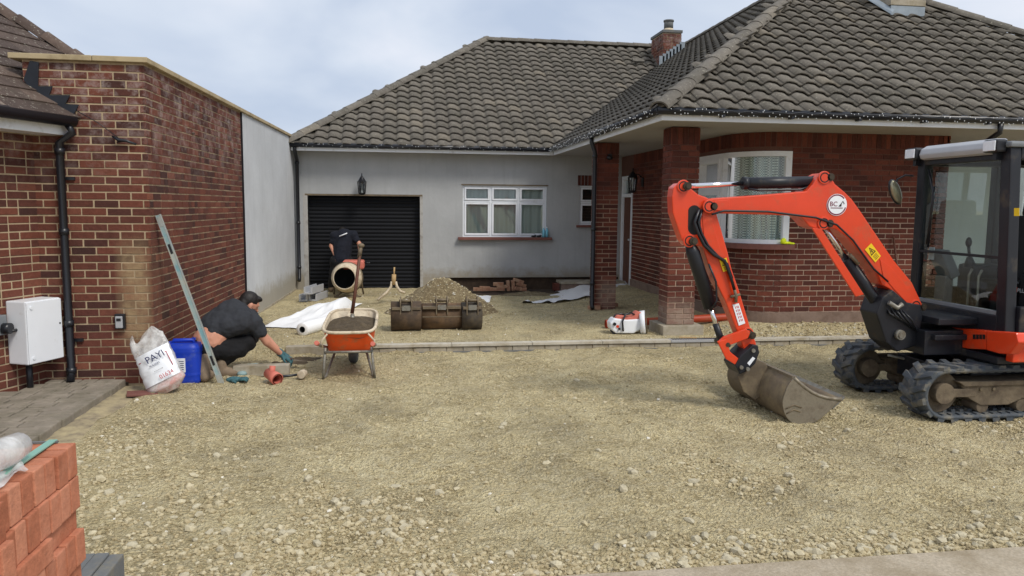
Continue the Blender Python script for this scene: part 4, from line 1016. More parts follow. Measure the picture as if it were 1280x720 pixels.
# boom hoses through slot
tubeY([(874, 262), (868, 278), (873, 292), (880, 306), (892, 318), (906, 326), (913, 345), (918, 362)], .014, 'hydraulic_hose', 'black_pl', ARM, YA0-.03, 8)
tubeY([(878, 262), (873, 278), (877, 292), (885, 307), (896, 319), (909, 330), (915, 348)], .012, 'hydraulic_hose', 'black_pl', ARM, YA0-.016, 8)
m = MB(); m.tube([gy(918, 362, YA0-.03), gy(920, 370, YA0-.02), gy(920, 378, YA0-.02)], .014, 8); m.cyl(gy(913, 371, YA0-.02), gy(925, 368, YA0-.02), .012, 8); m.build('hose_valve', 'mudsteel', ARM)
# pins
pin = MB(); pin.cyl((0, -.112, 0), (0, .112, 0), .034, 14); pin.cyl((0, -.124, 0), (0, -.11, 0), .022, 6); pinme = pin.mesh('pivot_pin'); pinme.materials.append(M['pinmetal'])
for x, y in ((854, 233), (886, 258), (861.5, 301), (934, 417), (903, 428), (1030, 222), (1029, 279), (1144, 382)):
    inst('pivot_pin', pinme, EXC, Matrix.Translation(V(gy(x, y, YC)-np.array([0, 0, 0]))) @ Matrix.Scale(1.0 if y < 400 else .95, 4))
# bosses round the pins
for par, Yf, lst in ((BOOM, YB0, ((886, 258), (1030, 222), (1029, 279), (1144, 382))), (ARM, YA0, ((854, 233), (861.5, 301), (934, 417)))):
    for x, y in lst:
        q = V(gy(x, y, Yf)); m = MB(); m.cyl(q+V(0, -.012, 0), q+V(0, .01, 0), .056, 22); m.build('pin_boss', 'orange', par, .004)
        m = MB(); m.lathe([(.034, -.0135), (.044, -.0135)], q, (0, 1, 0), 20); m.build('grease_ring', 'ink', par)
# steel pipes and clamps along the boom
m = MB(); m.tube([gy(1110, 352, YB0-.02), gy(1092, 336, YB0-.022), gy(1066, 300, YB0-.022), gy(1046, 281, YB0-.022), gy(1020, 272, YB0-.02), gy(960, 264.5, YB0-.02), gy(905, 263.5, YB0-.02), gy(890, 268, YB0-.04)], .009, 8); PIPE = m.build('boom_pipe', 'black_mt', BOOM)
# linkage
for ya in (YA0-.045, YA1+.015):
    prism_part([(899, 427), (905, 421), (933, 411), (938, 416), (935, 423), (906, 434)], ya, ya+.03, 'link', 'orange', EXC, .006)
    prism_part([(897, 427), (908, 424), (913, 440), (928, 452), (924, 459), (908, 449)], ya-.004, ya+.02, 'link', 'orange', EXC, .006)
# quick coupler
CPL = prism_part([(919, 457), (925, 446), (941, 431), (947.5, 432), (949.5, 441), (944, 455), (934, 464), (925, 468)], YA0-.06, YA1+.06, 'quick_coupler', 'black_mt', EXC, .008)
for x, y in ((941, 438), (926, 459), (934, 461)):
    m = MB(); p = gy(x, y, YA0-.06); m.cyl(p, (p[0], p[1]-.02, p[2]), .017, 10); m.build('bolt', 'steel', CPL)
m = MB(); m.prism(pl_([(934, 454), (941, 446), (944, 448), (937, 457)], YA0-.063), (0, .002, 0)); m.build('maker_plate', 'white', CPL)
# bucket: wide ditching bucket, back towards the camera's left, mouth to the machine
def bucket():
    prof = [(992, 472), (984, 482), (978, 500), (979, 513), (985, 524), (996, 531), (1010, 530), (1024, 523), (1037, 512), (1051, 499)]
    y0, y1 = 5.74, 6.80; P = [V(gy(x, y, y0)) for x, y in prof]; cx = sum((p for p in P), Vector())/len(P)
    # fine curve
    Q = []
    for i in range(len(P)-1):
        p0, p1, p2, p3 = P[max(i-1, 0)], P[i], P[i+1], P[min(i+2, len(P)-1)]
        for t in np.linspace(0, 1, 4, endpoint=False): Q.append(.5*((2*p1)+(p2-p0)*t+(2*p0-5*p1+4*p2-p3)*t*t+(3*p1-p0-3*p2+p3)*t**3))
    Q.append(P[-1]); th = .014; m = MB(); n = len(Q); inn = []
    for i, q in enumerate(Q):
        t = (Q[min(i+1, n-1)]-Q[max(i-1, 0)]).normalized(); nn = Vector((-t.z, 0, t.x)); nn = nn if (cx-q).dot(nn) > 0 else -nn; inn.append(q+nn*th)
    e = V(0, y1-y0, 0); vs = Q+inn+[q+e for q in Q]+[q+e for q in inn]
    fs = []
    for i in range(n-1): fs += [(i, i+1, 2*n+i+1, 2*n+i), (n+i+1, n+i, 3*n+i, 3*n+i+1), (i+1, i, n+i, n+i+1), (2*n+i, 2*n+i+1, 3*n+i+1, 3*n+i)]
    fs += [(0, 2*n, 3*n, n), (n-1, 2*n-1, 4*n-1, 3*n-1)]
    m.add(vs, fs, True); B = m.build('bucket', 'mudsteel', EXC, recalc=True)
    # end plates, with a concave free edge
    top, lip = Q[0], Q[-1]; mid = [top.lerp(lip, t)+V(-.012, 0, -.05)*math.sin(math.pi*t) for t in (.85, .7, .55, .4, .25, .12)]
    for yy in (y0-.012, y1-.006):
        m = MB(); m.prism([p+V(0, yy-y0, 0) for p in Q+mid], (0, .016, 0)); m.build('side_plate', 'wornsteel', B)
        m = MB(); pts = [top]+mid[::-1]+[lip]; m.tube([p+V(0, yy-y0+.008, 0) for p in pts], [.016]*(len(pts)-1)+[.02], 8); m.build('side_cutter', 'wornsteel', B)
    lipd = (Q[-1]-Q[-3]).normalized(); m = MB(); m.prism([Q[-1]-lipd*.10+V(0, -.012, .006), Q[-1]+lipd*.04+V(0, -.012, .0), Q[-1]+lipd*.04+V(0, -.012, -.016), Q[-1]-lipd*.10+V(0, -.012, -.014)], (0, y1-y0+.024, 0)); m.build('cutting_edge', 'steel', B)
    m = MB(); m.prism([Q[0]+V(-.012, -.004, .012), Q[0]+V(.025, -.004, .012), Q[0]+V(.025, -.004, -.03), Q[0]+V(-.012, -.004, -.03)], (0, y1-y0+.008, 0)); m.build('top_rail', 'wornsteel', B)
    for yy in (YA0-.03, YA1+.012):
        prism_part([(922, 470), (934, 458), (947, 450), (957, 454), (963, 466), (958, 490), (944, 500), (930, 490)], yy, yy+.022, 'hanger_ear', 'mudsteel', B, .004)
    p = V(gy(992, 515, y0-.014))
    m = MB(); m.tube([p+V(-.07, 0, .03), p+V(.0, 0, .06), p+V(.07, 0, .035)], .006, 6); m.tube([p+V(-.06, 0, -.01), p+V(.0, 0, .02), p+V(.06, 0, .0)], .006, 6); m.build('raised_mark', 'mudsteel', B)
bucket()
# swing post
SW = prism_part([(1096, 392), (1103, 372), (1116, 362), (1134, 378), (1151, 381), (1154, 398), (1146, 432), (1122, 440), (1108, 428)], YC-.13, YC+.13, 'swing_post', 'black_mt', EXC, .012)
m = MB(); q = V(gy(1123, 418, YC-.13)); m.cyl(q, q+V(0, -.04, 0), .045, 14); m.cyl(q+V(0, -.04, 0), q+V(0, -.05, 0), .03, 6); m.build('ram_pin', 'steel', SW)
rng = random.Random(6)
for k in range(5):
    m = MB(); m.tube([gy(1108+k*4, 366+k*4, YC+.05), gy(1106+k*6, 378+k*3, YC-.10-.015*k), gy(1112+k*7, 392+2*k, YC-.15-.01*k), gy(1130+4*k, 402+3*k, YC-.15), gy(1146+2*k, 405+2*k, YC-.10)], .010, 6); m.build('hydraulic_hose', 'black_pl', SW)
m = MB(); m.tube([gy(1111, 378, YC-.16), gy(1122, 385, YC-.17), gy(1128, 380, YC-.17)], .02, 8); m.build('hose_fitting', 'steel', SW)
m = MB(); m.b3(4.56, 5.02, 6.0, 6.6, .50, .72); m.b3(4.62, 5.0, 5.92, 6.5, .78, .84); m.b3(4.62, 5.0, 5.95, 6.48, .64, .69); m.build('swing_bracket', 'black_mt', SW, .01)
# undercarriage
UC = MB(); UC.b3(4.75, 6.1, 5.98, 6.62, .20, .40); UC.cyl((5.45, 6.3, .40), (5.45, 6.3, .50), .36, 28); UC.b3(4.95, 5.25, 5.9, 6.7, .26, .36); UC = UC.build('undercarriage', 'black_mt', EXC, .012)
m = MB(); m.tube([gy(1110, 444, 6.55), (4.9, 6.5, .33), (5.2, 6.4, .34)], .014, 6); m.build('travel_hose', 'steel', UC)
def track(y0, y1, x0=4.30, x1=6.25, r=.235):
    xa, xb = x0+r, x1-r; per = 2*(xb-xa)+2*math.pi*r
    def P(s, rad):
        s %= per
        if s < xb-xa: return Vector((xa+s, 0, r-rad)), Vector((0, 0, -1))
        s -= xb-xa
        if s < math.pi*r: a = s/r; return Vector((xb+rad*math.sin(a), 0, r-rad*math.cos(a))), Vector((math.sin(a), 0, -math.cos(a)))
        s -= math.pi*r
        if s < xb-xa: return Vector((xb-s, 0, r+rad)), Vector((0, 0, 1))
        s -= xb-xa; a = math.pi+s/r; return Vector((xa+rad*math.sin(a), 0, r-rad*math.cos(a))), Vector((math.sin(a), 0, -math.cos(a)))
    n = 96; m = MB(); vs = []
    for i in range(n):
        for rad, yy in ((r-.02, y0), (r-.02, y1), (r-.05, y1), (r-.05, y0)):
            p, _ = P(i*per/n, rad); vs.append((p.x, yy, p.z))
    fs = []
    for i in range(n):
        j = (i+1) % n
        for k in range(4): fs.append((i*4+k, i*4+(k+1) % 4, j*4+(k+1) % 4, j*4+k))
    m.add(vs, fs, True); T = m.build('rubber_track', 'rubber', EXC)
    nl = int(per/.128); lug = MB(); w = y1-y0
    for i in range(nl):
        for side in (0, 1):
            s = (i+.5*side)*per/nl; sl_ = .055
            ya, yb = (y0-.004, y0+w*.56) if side == 0 else (y1+.004, y1-w*.56)
            corners = []
            for yy, ds in ((ya, -sl_), (yb, sl_*.35)):
                for d2, rad in ((-.036, r-.024), (.036, r-.024), (.027, r+.006), (-.027, r+.006)):
                    p, _ = P(s+ds+d2, rad); corners.append((p.x, yy, p.z))
            lug.add(corners, [(0, 1, 2, 3), (7, 6, 5, 4), (0, 4, 5, 1), (1, 5, 6, 2), (2, 6, 7, 3), (3, 7, 4, 0)], False)
    lug = lug.build('tread_lugs', 'rubber', T); lug['kind'] = 'stuff'
    il = MB()
    for i in range(int(per/.08)):
        s = i*.08
        p, nn = P(s, r-.052); t = Vector((-nn.z, 0, nn.x)); il.box((p.x, (y0+y1)/2, p.z), (.035, .05, .04), Matrix(((t.x, 0, nn.x), (0, 1, 0), (t.z, 0, nn.z))))
        for yy in (y0+.05, y1-.05): il.box((p.x, yy, p.z), (.04, .05, .02), Matrix(((t.x, 0, nn.x), (0, 1, 0), (t.z, 0, nn.z))))
    il = il.build('drive_lugs', 'rubber', T); il['kind'] = 'stuff'
    # frame and wheels
    ym = (y0+y1)/2
    m = MB(); m.prism([(xa+.16, y0+.05, .30), (xb-.1, y0+.05, .30), (xb-.1, y0+.05, .17), (xa+.75, y0+.05, .17), (xa+.62, y0+.05, .12), (xa+.36, y0+.05, .12), (xa+.22, y0+.05, .20)], (0, w-.1, 0)); fr = m.build('track_frame', 'mudbrown', T, .01)
    m = MB(); m.prism([(xa+.12, y0+.03, .335), (xb, y0+.03, .335), (xb, y0+.03, .30), (xa+.18, y0+.03, .295)], (0, w-.06, 0)); m.build('frame_cover', 'mudbrown', T, .006)
    for xx, rr in ((xa, r-.055), (xb, r-.06)):
        m = MB(); m.cyl((xx, ym-.035, r), (xx, ym+.035, r), rr, 28); m.cyl((xx, y0+.03, r), (xx, y1-.03, r), .09, 20); m.build('idler_wheel', 'mudbrown', T, .006)
    m = MB(); m.b3(xa+.0, xa+.3, y0+.045, y1-.045, r-.035, r+.035); m.build('tension_fork', 'mudbrown', T, .006)
    for k in range(3):
        xx = xa+.38+k*.38; m = MB(); m.cyl((xx, y0+.06, .11), (xx, y1-.06, .11), .055, 16); m.build('bottom_roller', 'mudbrown', T)
    for k in range(2):
        m = MB(); m.cyl((xa+.34+k*.12, y0+.05, .265), (xa+.34+k*.12, y0+.035, .265), .014, 6); m.build('bolt', 'mudsteel', fr)
track(5.64, 5.94); track(6.68, 6.98)
# revolving frame and skirt panels
XF = 5.0
DK = MB(); DK.b3(4.92, 6.75, 5.58, 6.92, .50, .56); DK.b3(5.0, 5.95, 5.60, 6.88, .56, .62); DK = DK.build('deck_frame', 'black_mt', EXC, .01)
def fx(pts, X): return [gx(x, y, X) for x, y in pts]
m = MB(); m.prism(fx([(1174, 408), (1232, 413), (1232, 437), (1210, 436), (1177, 430)], 4.93), (.08, 0, 0)); SK = m.build('front_skirt', 'orange', EXC, .01)
m = MB(); m.prism(fx([(1232.5, 413.5), (1270, 416), (1273, 428), (1262, 443), (1248, 442), (1232.5, 437.5)], 4.925), (.09, 0, 0)); m.build('corner_skirt', 'orange', EXC, .012)
m = MB(); m.b3(4.99, 6.6, 5.50, 5.58, .53, .70); m.build('side_skirt', 'orange', EXC, .012)
m = MB(); m.prism(fx([(1185, 418.5), (1200, 419.5), (1200, 424.5), (1185, 423.5)], 4.925), (.005, 0, 0)); m.build('serial_plate', 'steel', SK)
m = MB()
for k in range(4): m.prism(fx([(1216+k*4, 418), (1219+k*4, 418.3), (1219+k*4, 424), (1216+k*4, 423.7)], 4.926), (.004, 0, 0))
m.build('vent_slots', 'ink', SK)
m = MB(); m.b3(5.05, 5.5, 5.42, 5.56, .70, .74); m.build('step_plate', 'mudsteel', EXC, .006)
# cab
CAB = MB()
def post(a, b, w, d):
    a, b = V(a), V(b); CAB.prism([a+V(0, -w/2, 0), a+V(0, w/2, 0), b+V(0, w/2, 0), b+V(0, -w/2, 0)], (d, 0, 0))
zl = .62; zh = 2.30
post((XF, 5.66, zl), (XF, 5.76, zh), .11, .10); post((XF, 6.80, zl), (XF, 6.80, zh), .10, .10)
post((5.80, 5.62, zl), (5.80, 5.74, zh), .10, .14); post((5.82, 6.83, zl), (5.82, 6.83, zh), .09, .13); post((5.36, 5.63, zl), (5.36, 5.75, zh), .05, .05)
CAB.b3(XF+.002, XF+.09, 5.72, 6.75, 2.20, zh); CAB.b3(5.1, 5.93, 5.70, 5.80, 2.20, zh); CAB.b3(5.1, 5.93, 6.76, 6.86, 2.20, zh); CAB.b3(5.84, 5.93, 5.8, 6.76, 2.20, zh)
CAB.b3(5.1, 5.95, 6.76, 6.86, zl, 1.02); CAB.b3(5.84, 5.95, 5.72, 6.76, zl, 1.12); CAB.b3(5.1, 5.8, 5.585, 5.65, zl, .98)
CAB = CAB.build('cab', 'black_mt', EXC, .012)
zb = float(gx(1200, 386, XF)[2]); zmid = float(gx(1200, 318, XF)[2])
m = MB(); m.b3(XF-.004, XF+.06, 5.71, 6.75, zl, zb); m.build('front_panel', 'black_mt', CAB, .008)
m = MB(); m.b3(XF+.01, XF+.05, 5.72, 6.75, zb, zb+.035); m.build('window_seal', 'grey_pl', CAB, .004)
m = MB(); m.b3(XF+.01, XF+.04, 5.73, 6.75, zmid-.012, zmid+.012); m.build('screen_rail', 'black_mt', CAB)
def quad(p, name, mat): m = MB(); m.add(p, [(0, 1, 2, 3)]); return m.build(name, mat, CAB)
quad([(XF+.03, 5.72, zb), (XF+.03, 6.75, zb), (XF+.03, 6.75, zmid), (XF+.03, 5.72, zmid)], 'lower_windscreen', 'cabglass')
quad([(XF+.03, 5.75, zmid), (XF+.03, 6.75, zmid), (XF+.03, 6.75, 2.2), (XF+.03, 5.80, 2.2)], 'upper_windscreen', 'cabglass')
quad([(5.1, 6.81, 1.02), (5.82, 6.81, 1.02), (5.82, 6.81, 2.2), (5.1, 6.81, 2.2)], 'side_glass', 'cabglass')
quad([(5.88, 5.78, 1.12), (5.88, 6.78, 1.12), (5.88, 6.78, 2.2), (5.88, 5.78, 2.2)], 'rear_glass', 'cabglass')
quad([(5.41, 5.63, .98), (5.80, 5.63, .98), (5.80, 5.74, 2.2), (5.41, 5.74, 2.2)], 'door_glass', 'cabglass')
m = MB(); m.b3(4.98, 6.0, 5.68, 6.88, zh, zh+.05); RF = m.build('cab_roof', 'grey_pl', CAB, .02)
m = MB(); vv = [(4.985, 5.86, 2.245), (4.94, 5.86, 2.262), (4.925, 5.86, 2.30), (4.94, 5.86, 2.35), (5.0, 5.86, 2.385), (5.1, 5.86, 2.385), (5.1, 5.86, 2.34), (4.99, 5.86, 2.34)]
m.prism(vv, (0, .88, 0)); m.build('roof_visor', 'silver', CAB, .012)
for y0_, y1_ in ((5.74, 5.90), (6.75, 6.91)):
    m = MB(); m.b3(4.90, 5.0, y0_, y1_, 2.26, 2.37); wl = m.build('work_light', 'black_pl', CAB, .02)
    m = MB(); m.b3(4.888, 4.902, y0_+.014, y1_-.014, 2.272, 2.358); m.build('light_lens', 'lampglass', wl, .008)
    m = MB(); m.b3(4.95, 5.02, (y0_+y1_)/2-.02, (y0_+y1_)/2+.02, 2.2, 2.27); m.build('light_bracket', 'black_mt', wl)
# mirror on its stalk
mc = V(gy(1119, 240, 6.93)); m = MB(); m.tube([gy(1142, 220, 6.86), gy(1132, 219, 6.90), gy(1122, 224, 6.93), mc+V(0, .02, .03)], .009, 8); MR = m.build('mirror_stalk', 'black_mt', CAB)
m = MB(); rt = Matrix.Rotation(R_(-24), 3, 'Y') ; m.ell(mc, (.062, .028, .135), rt, 16, 10); m.build('mirror_shell', 'black_pl', MR)
m = MB(); m.ell(mc+V(0, -.016, 0), (.052, .018, .12), rt, 16, 10); m.build('mirror_glass', 'mirror', MR)
m = MB(); m.tube([(XF+.012, 6.70, 2.16), (XF+.008, 6.60, 1.9), (XF+.01, 6.66, 1.45)], .010, 6); m.tube([(XF+.016, 6.62, 2.0), (XF+.016, 6.645, 1.42)], .012, 6); m.build('wiper', 'black_pl', CAB)
m = MB(); m.tube([(XF+.11, 5.82, 2.2), (XF+.14, 5.79, 1.9), (XF+.06, 5.8, 1.7), (XF+.06, 5.77, 1.2)], .011, 6); m.build('grab_handle', 'black_mt', CAB)
# cab interior
m = MB(); m.b3(5.45, 5.80, 6.02, 6.48, 1.02, 1.14); m.box((5.76, 6.25, 1.42), (.12, .44, .62), Matrix.Rotation(.12, 3, 'Y')); m.box((5.80, 6.25, 1.80), (.09, .26, .16), Matrix.Rotation(.12, 3, 'Y')); m.b3(5.50, 5.75, 6.1, 6.4, .62, 1.02); m.build('seat', 'seat', CAB, .03)
m = MB(); m.b3(5.42, 5.80, 6.52, 6.74, .62, 1.26); m.b3(5.42, 5.80, 5.82, 5.98, .62, 1.22); m.build('side_console', 'black_pl', CAB, .03)
for yy, xx in ((6.60, 5.44), (5.90, 5.46)):
    m = MB(); m.tube([(xx, yy, 1.24), (xx-.01, yy, 1.33)], [.06, .025], 10); m.tube([(xx-.01, yy, 1.32), (xx-.03, yy, 1.44)], .014, 8); m.ell((xx-.03, yy, 1.47), (.03, .028, .05)); m.build('joystick', 'black_pl', CAB)
m = MB(); m.box((5.18, 6.62, 1.26), (.10, .20, .28), Matrix.Rotation(-.5, 3, 'Y')); m.b3(5.15, 5.24, 6.55, 6.70, .70, 1.15); m.build('instrument_console', 'grey_pl', CAB, .02)
m = MB(); m.box((5.138, 6.62, 1.29), (.01, .15, .14), Matrix.Rotation(-.5, 3, 'Y')); m.build('display', 'ink', CAB)
m = MB(); m.box((5.16, 6.66, .86), (.14, .18, .12)); m.build('white_box', 'cream', CAB, .01)
for yy in (6.18, 6.30):
    m = MB(); m.tube([(5.20, yy, .64), (5.19, yy, 1.18), (5.22, yy, 1.24)], .011, 6); m.box((5.17, yy, .70), (.16, .08, .02)); m.build('travel_lever', 'steel', CAB)
m = MB(); m.b3(5.60, 5.63, 5.90, 6.05, 1.18, 1.20); m.ell((5.40, 6.04, 1.14), (.05, .07, .018)); m.build('arm_rest', 'grey_pl', CAB)
m = MB(); m.b3(5.07, 5.08, 6.63, 6.70, 1.30, 1.42); m.build('notice', 'white', CAB)
m = MB(); m.b3(5.3, 5.9, 5.72, 5.75, 1.24, 1.27); m.build('safety_bar', 'orange', CAB)
text('PLUS', 'side_lettering', 'white', CAB, (5.414, 5.98, 1.06), (0, -1, 0), (0, 0, 1), .035); m = MB(); m.b3(5.415, 5.417, 5.985, 6.03, 1.058, 1.10); m.build('logo_patch', 'orange', CAB)
# engine cover and counterweight
m = MB(); m.b3(5.98, 6.72, 5.62, 6.9, .56, 1.30); m.build('engine_cover', 'black_mt', EXC, .05, 3); m = MB(); m.prism([(6.05, 5.56, .56), (6.55, 5.56, .56), (6.8, 5.8, .56), (6.88, 6.26, .56), (6.8, 6.72, .56), (6.55, 6.96, .56), (6.05, 6.96, .56)], (0, 0, .5)); m.build('counterweight', 'orange', EXC, .04, 3)
# stickers
def disc(c, r, Y, name, mat, par, n=32, a0=0, a1=2*math.pi, r0=0, d=.0015):
    c = gy(c[0], c[1], Y); m = MB()
    if r0 == 0: m.prism([(c[0]+r*math.cos(a), Y, c[2]+r*math.sin(a)) for a in np.linspace(0, 2*math.pi, n, endpoint=False)], (0, -d, 0))
    else:
        vs = []; A = np.linspace(a0, a1, n)
        for a in A: vs += [(c[0]+r*math.cos(a), Y-d, c[2]+r*math.sin(a)), (c[0]+r0*math.cos(a), Y-d, c[2]+r0*math.sin(a))]
        m.add(vs, [(2*i, 2*i+2, 2*i+3, 2*i+1) for i in range(n-1)])
    return m.build(name, mat, par)
RD = disc((1046, 256), .094, YB0-.0035, 'roundel', 'white', BOOM); disc((1046, 256), .090, YB0-.005, 'roundel_ring', 'ink_p', RD, 40, R_(40), R_(345), .079, .001)
c = gy(1046, 256, YB0); text('BC', 'roundel_letters', 'ink_p', RD, (c[0]-.070, YB0-.0065, c[2]-.012), (1, 0, 0), (0, 0, 1), .042); text('GROUNDWORKS', 'roundel_small_letters', 'ink_p', RD, (c[0]-.056, YB0-.0065, c[2]-.030), (1, 0, 0), (0, 0, 1), .008) if False else None
m = MB(); m.prism([(c[0]+.012, YB0-.0065, c[2]-.014), (c[0]+.040, YB0-.0065, c[2]-.014), (c[0]+.040, YB0-.0065, c[2]+.012), (c[0]+.028, YB0-.0065, c[2]+.004)], (0, -.001, 0)); m.tube([(c[0]+.03, YB0-.007, c[2]+.0), (c[0]+.052, YB0-.007, c[2]+.032), (c[0]+.066, YB0-.007, c[2]+.008)], .003, 5); m.build('digger_mark', 'ink', RD)
m = MB(); m.prism([(c[0]-.06, YB0-.0065, c[2]-.030), (c[0]+.055, YB0-.0065, c[2]-.030), (c[0]+.055, YB0-.0065, c[2]-.024), (c[0]-.06, YB0-.0065, c[2]-.024)], (0, -.001, 0)); m.build('roundel_strapline', 'ink_p', RD)
def warn(pts, Y, par):
    p = pl_(pts, Y); m = MB(); m.prism(p, (0, -.0015, 0)); o = m.build('warning_sticker', 'yellow', par)
    p = [V(q) for q in p]; b = lambda u, v: (p[0]*(1-u)+p[1]*u)*(1-v)+(p[3]*(1-u)+p[2]*u)*v+V(0, -.0025, 0)
    m = MB(); t = [b(.12, .55), b(.5, .08), b(.88, .55)]; ti = [b(.24, .49), b(.5, .2), b(.76, .49)]
    m.add(t+ti, [(0, 1, 4, 3), (1, 2, 5, 4), (2, 0, 3, 5)]); m.add([b(.42, .46), b(.58, .46), b(.56, .3), b(.44, .3)], [(0, 1, 2, 3)])
    for k in range(4): m.add([b(.2, .64+k*.08), b(.8, .64+k*.08), b(.8, .67+k*.08), b(.2, .67+k*.08)], [(0, 1, 2, 3)])
    m.build('sticker_print', 'ink', o)
warn([(1081, 312), (1089, 304), (1101, 320), (1094, 328)], YB0-.004, BOOM)
warn([(899, 325), (908, 322), (912, 337), (904, 340)], YA0-.0085, ARM)
p = [V(q) for q in pl_([(915.6, 381), (923.5, 379), (931.5, 404), (923.5, 407)], YA0-.004)]
m = MB(); m.prism(p, (0, -.0015, 0)); ST = m.build('arm_sticker', 'white', ARM)
b = lambda u, v: (p[0]*(1-u)+p[1]*u)*(1-v)+(p[3]*(1-u)+p[2]*u)*v+V(0, -.0025, 0)
m = MB()
for u in (.25, .5, .7):
    for k in range(5): m.add([b(u, .1+.16*k), b(u+.1, .1+.16*k), b(u+.1, .21+.16*k), b(u, .21+.16*k)], [(0, 1, 2, 3)])
m.build('sticker_print', 'ink_r', ST)
m = MB(); m.prism(fx([(1267.5, 260), (1274, 260), (1274, 270), (1267.5, 270)], XF-.003), (.002, 0, 0)); m.build('warning_sticker', 'yellow', CAB)
m = MB(); m.b3(5.45, 5.56, 5.582, 5.584, .84, .95); m.build('notice', 'white', CAB)
# ------------------------------------------------------------------ pack of new bricks in the foreground
M['strap'] = pm('strap_plastic', srgb(128, 172, 156), .4, .08, 10, bmp=.05)
def brick_pack():
    xr, yf, zt = float(gy(96, 552, 2.42)[0]), 2.42, float(gy(96, 552, 2.42)[2])
    T = thing('brick_pack', (xr-.5, yf-.6, 0), 'strapped pack of new orange bricks with plastic wrap on top', 'bricks')
    full = MB(); full.box((0, 0, 0), (.213, .0622, .1005), None, .0012); me = full.mesh('brick', .004, 2); me.materials.append(M['pk_obj'])
    flat = MB(); flat.box((0, 0, 0), (.102, .215, .065)); me2 = flat.mesh('brick', .004, 2); me2.materials.append(M['pk_obj'])
    rng = random.Random(12); z = zt; c = 0
    print('pack', xr, yf, zt)
    while z > .02:
        edge = c != 2
        h = .1025 if edge else .0655
        y = yf; shove = 0
        while y > yf-1.2:
            if rng.random() < .35: shove = rng.choice((0, .012, .02, -.008, .03))
            L_ = .066 if edge else .218
            for k in range(3):
                x = xr-.108-k*.217 if edge else xr-.052-k*.104*2
                if k and c > 1 and edge: continue
                dx = (shove+rng.uniform(-.003, .003)+(.012 if c in (1, 3) else 0)) if k == 0 else rng.uniform(-.004, .004)
                inst('brick', me if edge else me2, T, Matrix.Translation((x+dx, y-L_/2, z-h/2+rng.uniform(-.002, .002))) @ Matrix.Rotation(rng.uniform(-.015, .015), 4, 'Z'))
            y -= L_
        z -= h; c += 1
    m = MB(); m.b3(xr-.62, xr-.06, yf-1.2, yf-.02, .0, zt-.11); m.build('pack_core', 'pk_att', T)
    # strap
    m = MB(); xs = float(gy(66, 552, yf)[0]); pts = [(xs, yf+.004, zt-.9), (xs, yf+.004, zt+.004), (xs, yf-1.2, zt+.004)]
    m.b3(xs-.012, xs+.012, yf-1.2, yf+.004, zt+.004, zt+.008); m.b3(xs-.012, xs+.012, yf+.003, yf+.006, zt-.9, zt+.004); m.build('strap', 'strap', T)
    m = MB(); m.grid(lambda u, v: (xr-.62+.5*u, yf-.02-.03*v-.0, zt+.004+.002*math.sin(u*20)), 12, 2); 
    m.b3(xr-.6, xr-.05, yf-.012, yf-.002, zt+.001, zt+.006); m.build('edge_board', 'conc_d', T)
    w = MB(); a = V(gz(-40, 592, zt+.05)); b = V(gz(24, 556, zt+.05)); d = b-a
    w.tube([a-d*.3, a, a.lerp(b, .4)+V(0, .006, .004), a.lerp(b, .75)+V(0, -.005, 0), b, b+d*.04], [.04, .042, .038, .042, .036, .01], 16)
    w.grid(lambda u, v: a-d*.2+d*1.15*u+V(.012+.05*v, -.028-.05*v, -.036+.008*math.sin(u*13+v*4)+.006*fbm(u*6, v*5, 1, 2, 3)), 16, 6); w.build('plastic_wrap', 'clear', T)
brick_pack()
q = gz(126, 700, .22)
t = thing('kerb_stone_stack', (q[0], q[1], 0), 'dark grey concrete kerb stones standing beside the brick pack', 'kerb stones')
for i in range(3):
    m = MB(); m.b3(q[0]-.085+i*.062, q[0]-.027+i*.062, q[1]-.45, q[1]+.02-.01*i, 0, .245+.004*(i % 2)); m.build('kerb_stone', 'conc_d', t, .006)
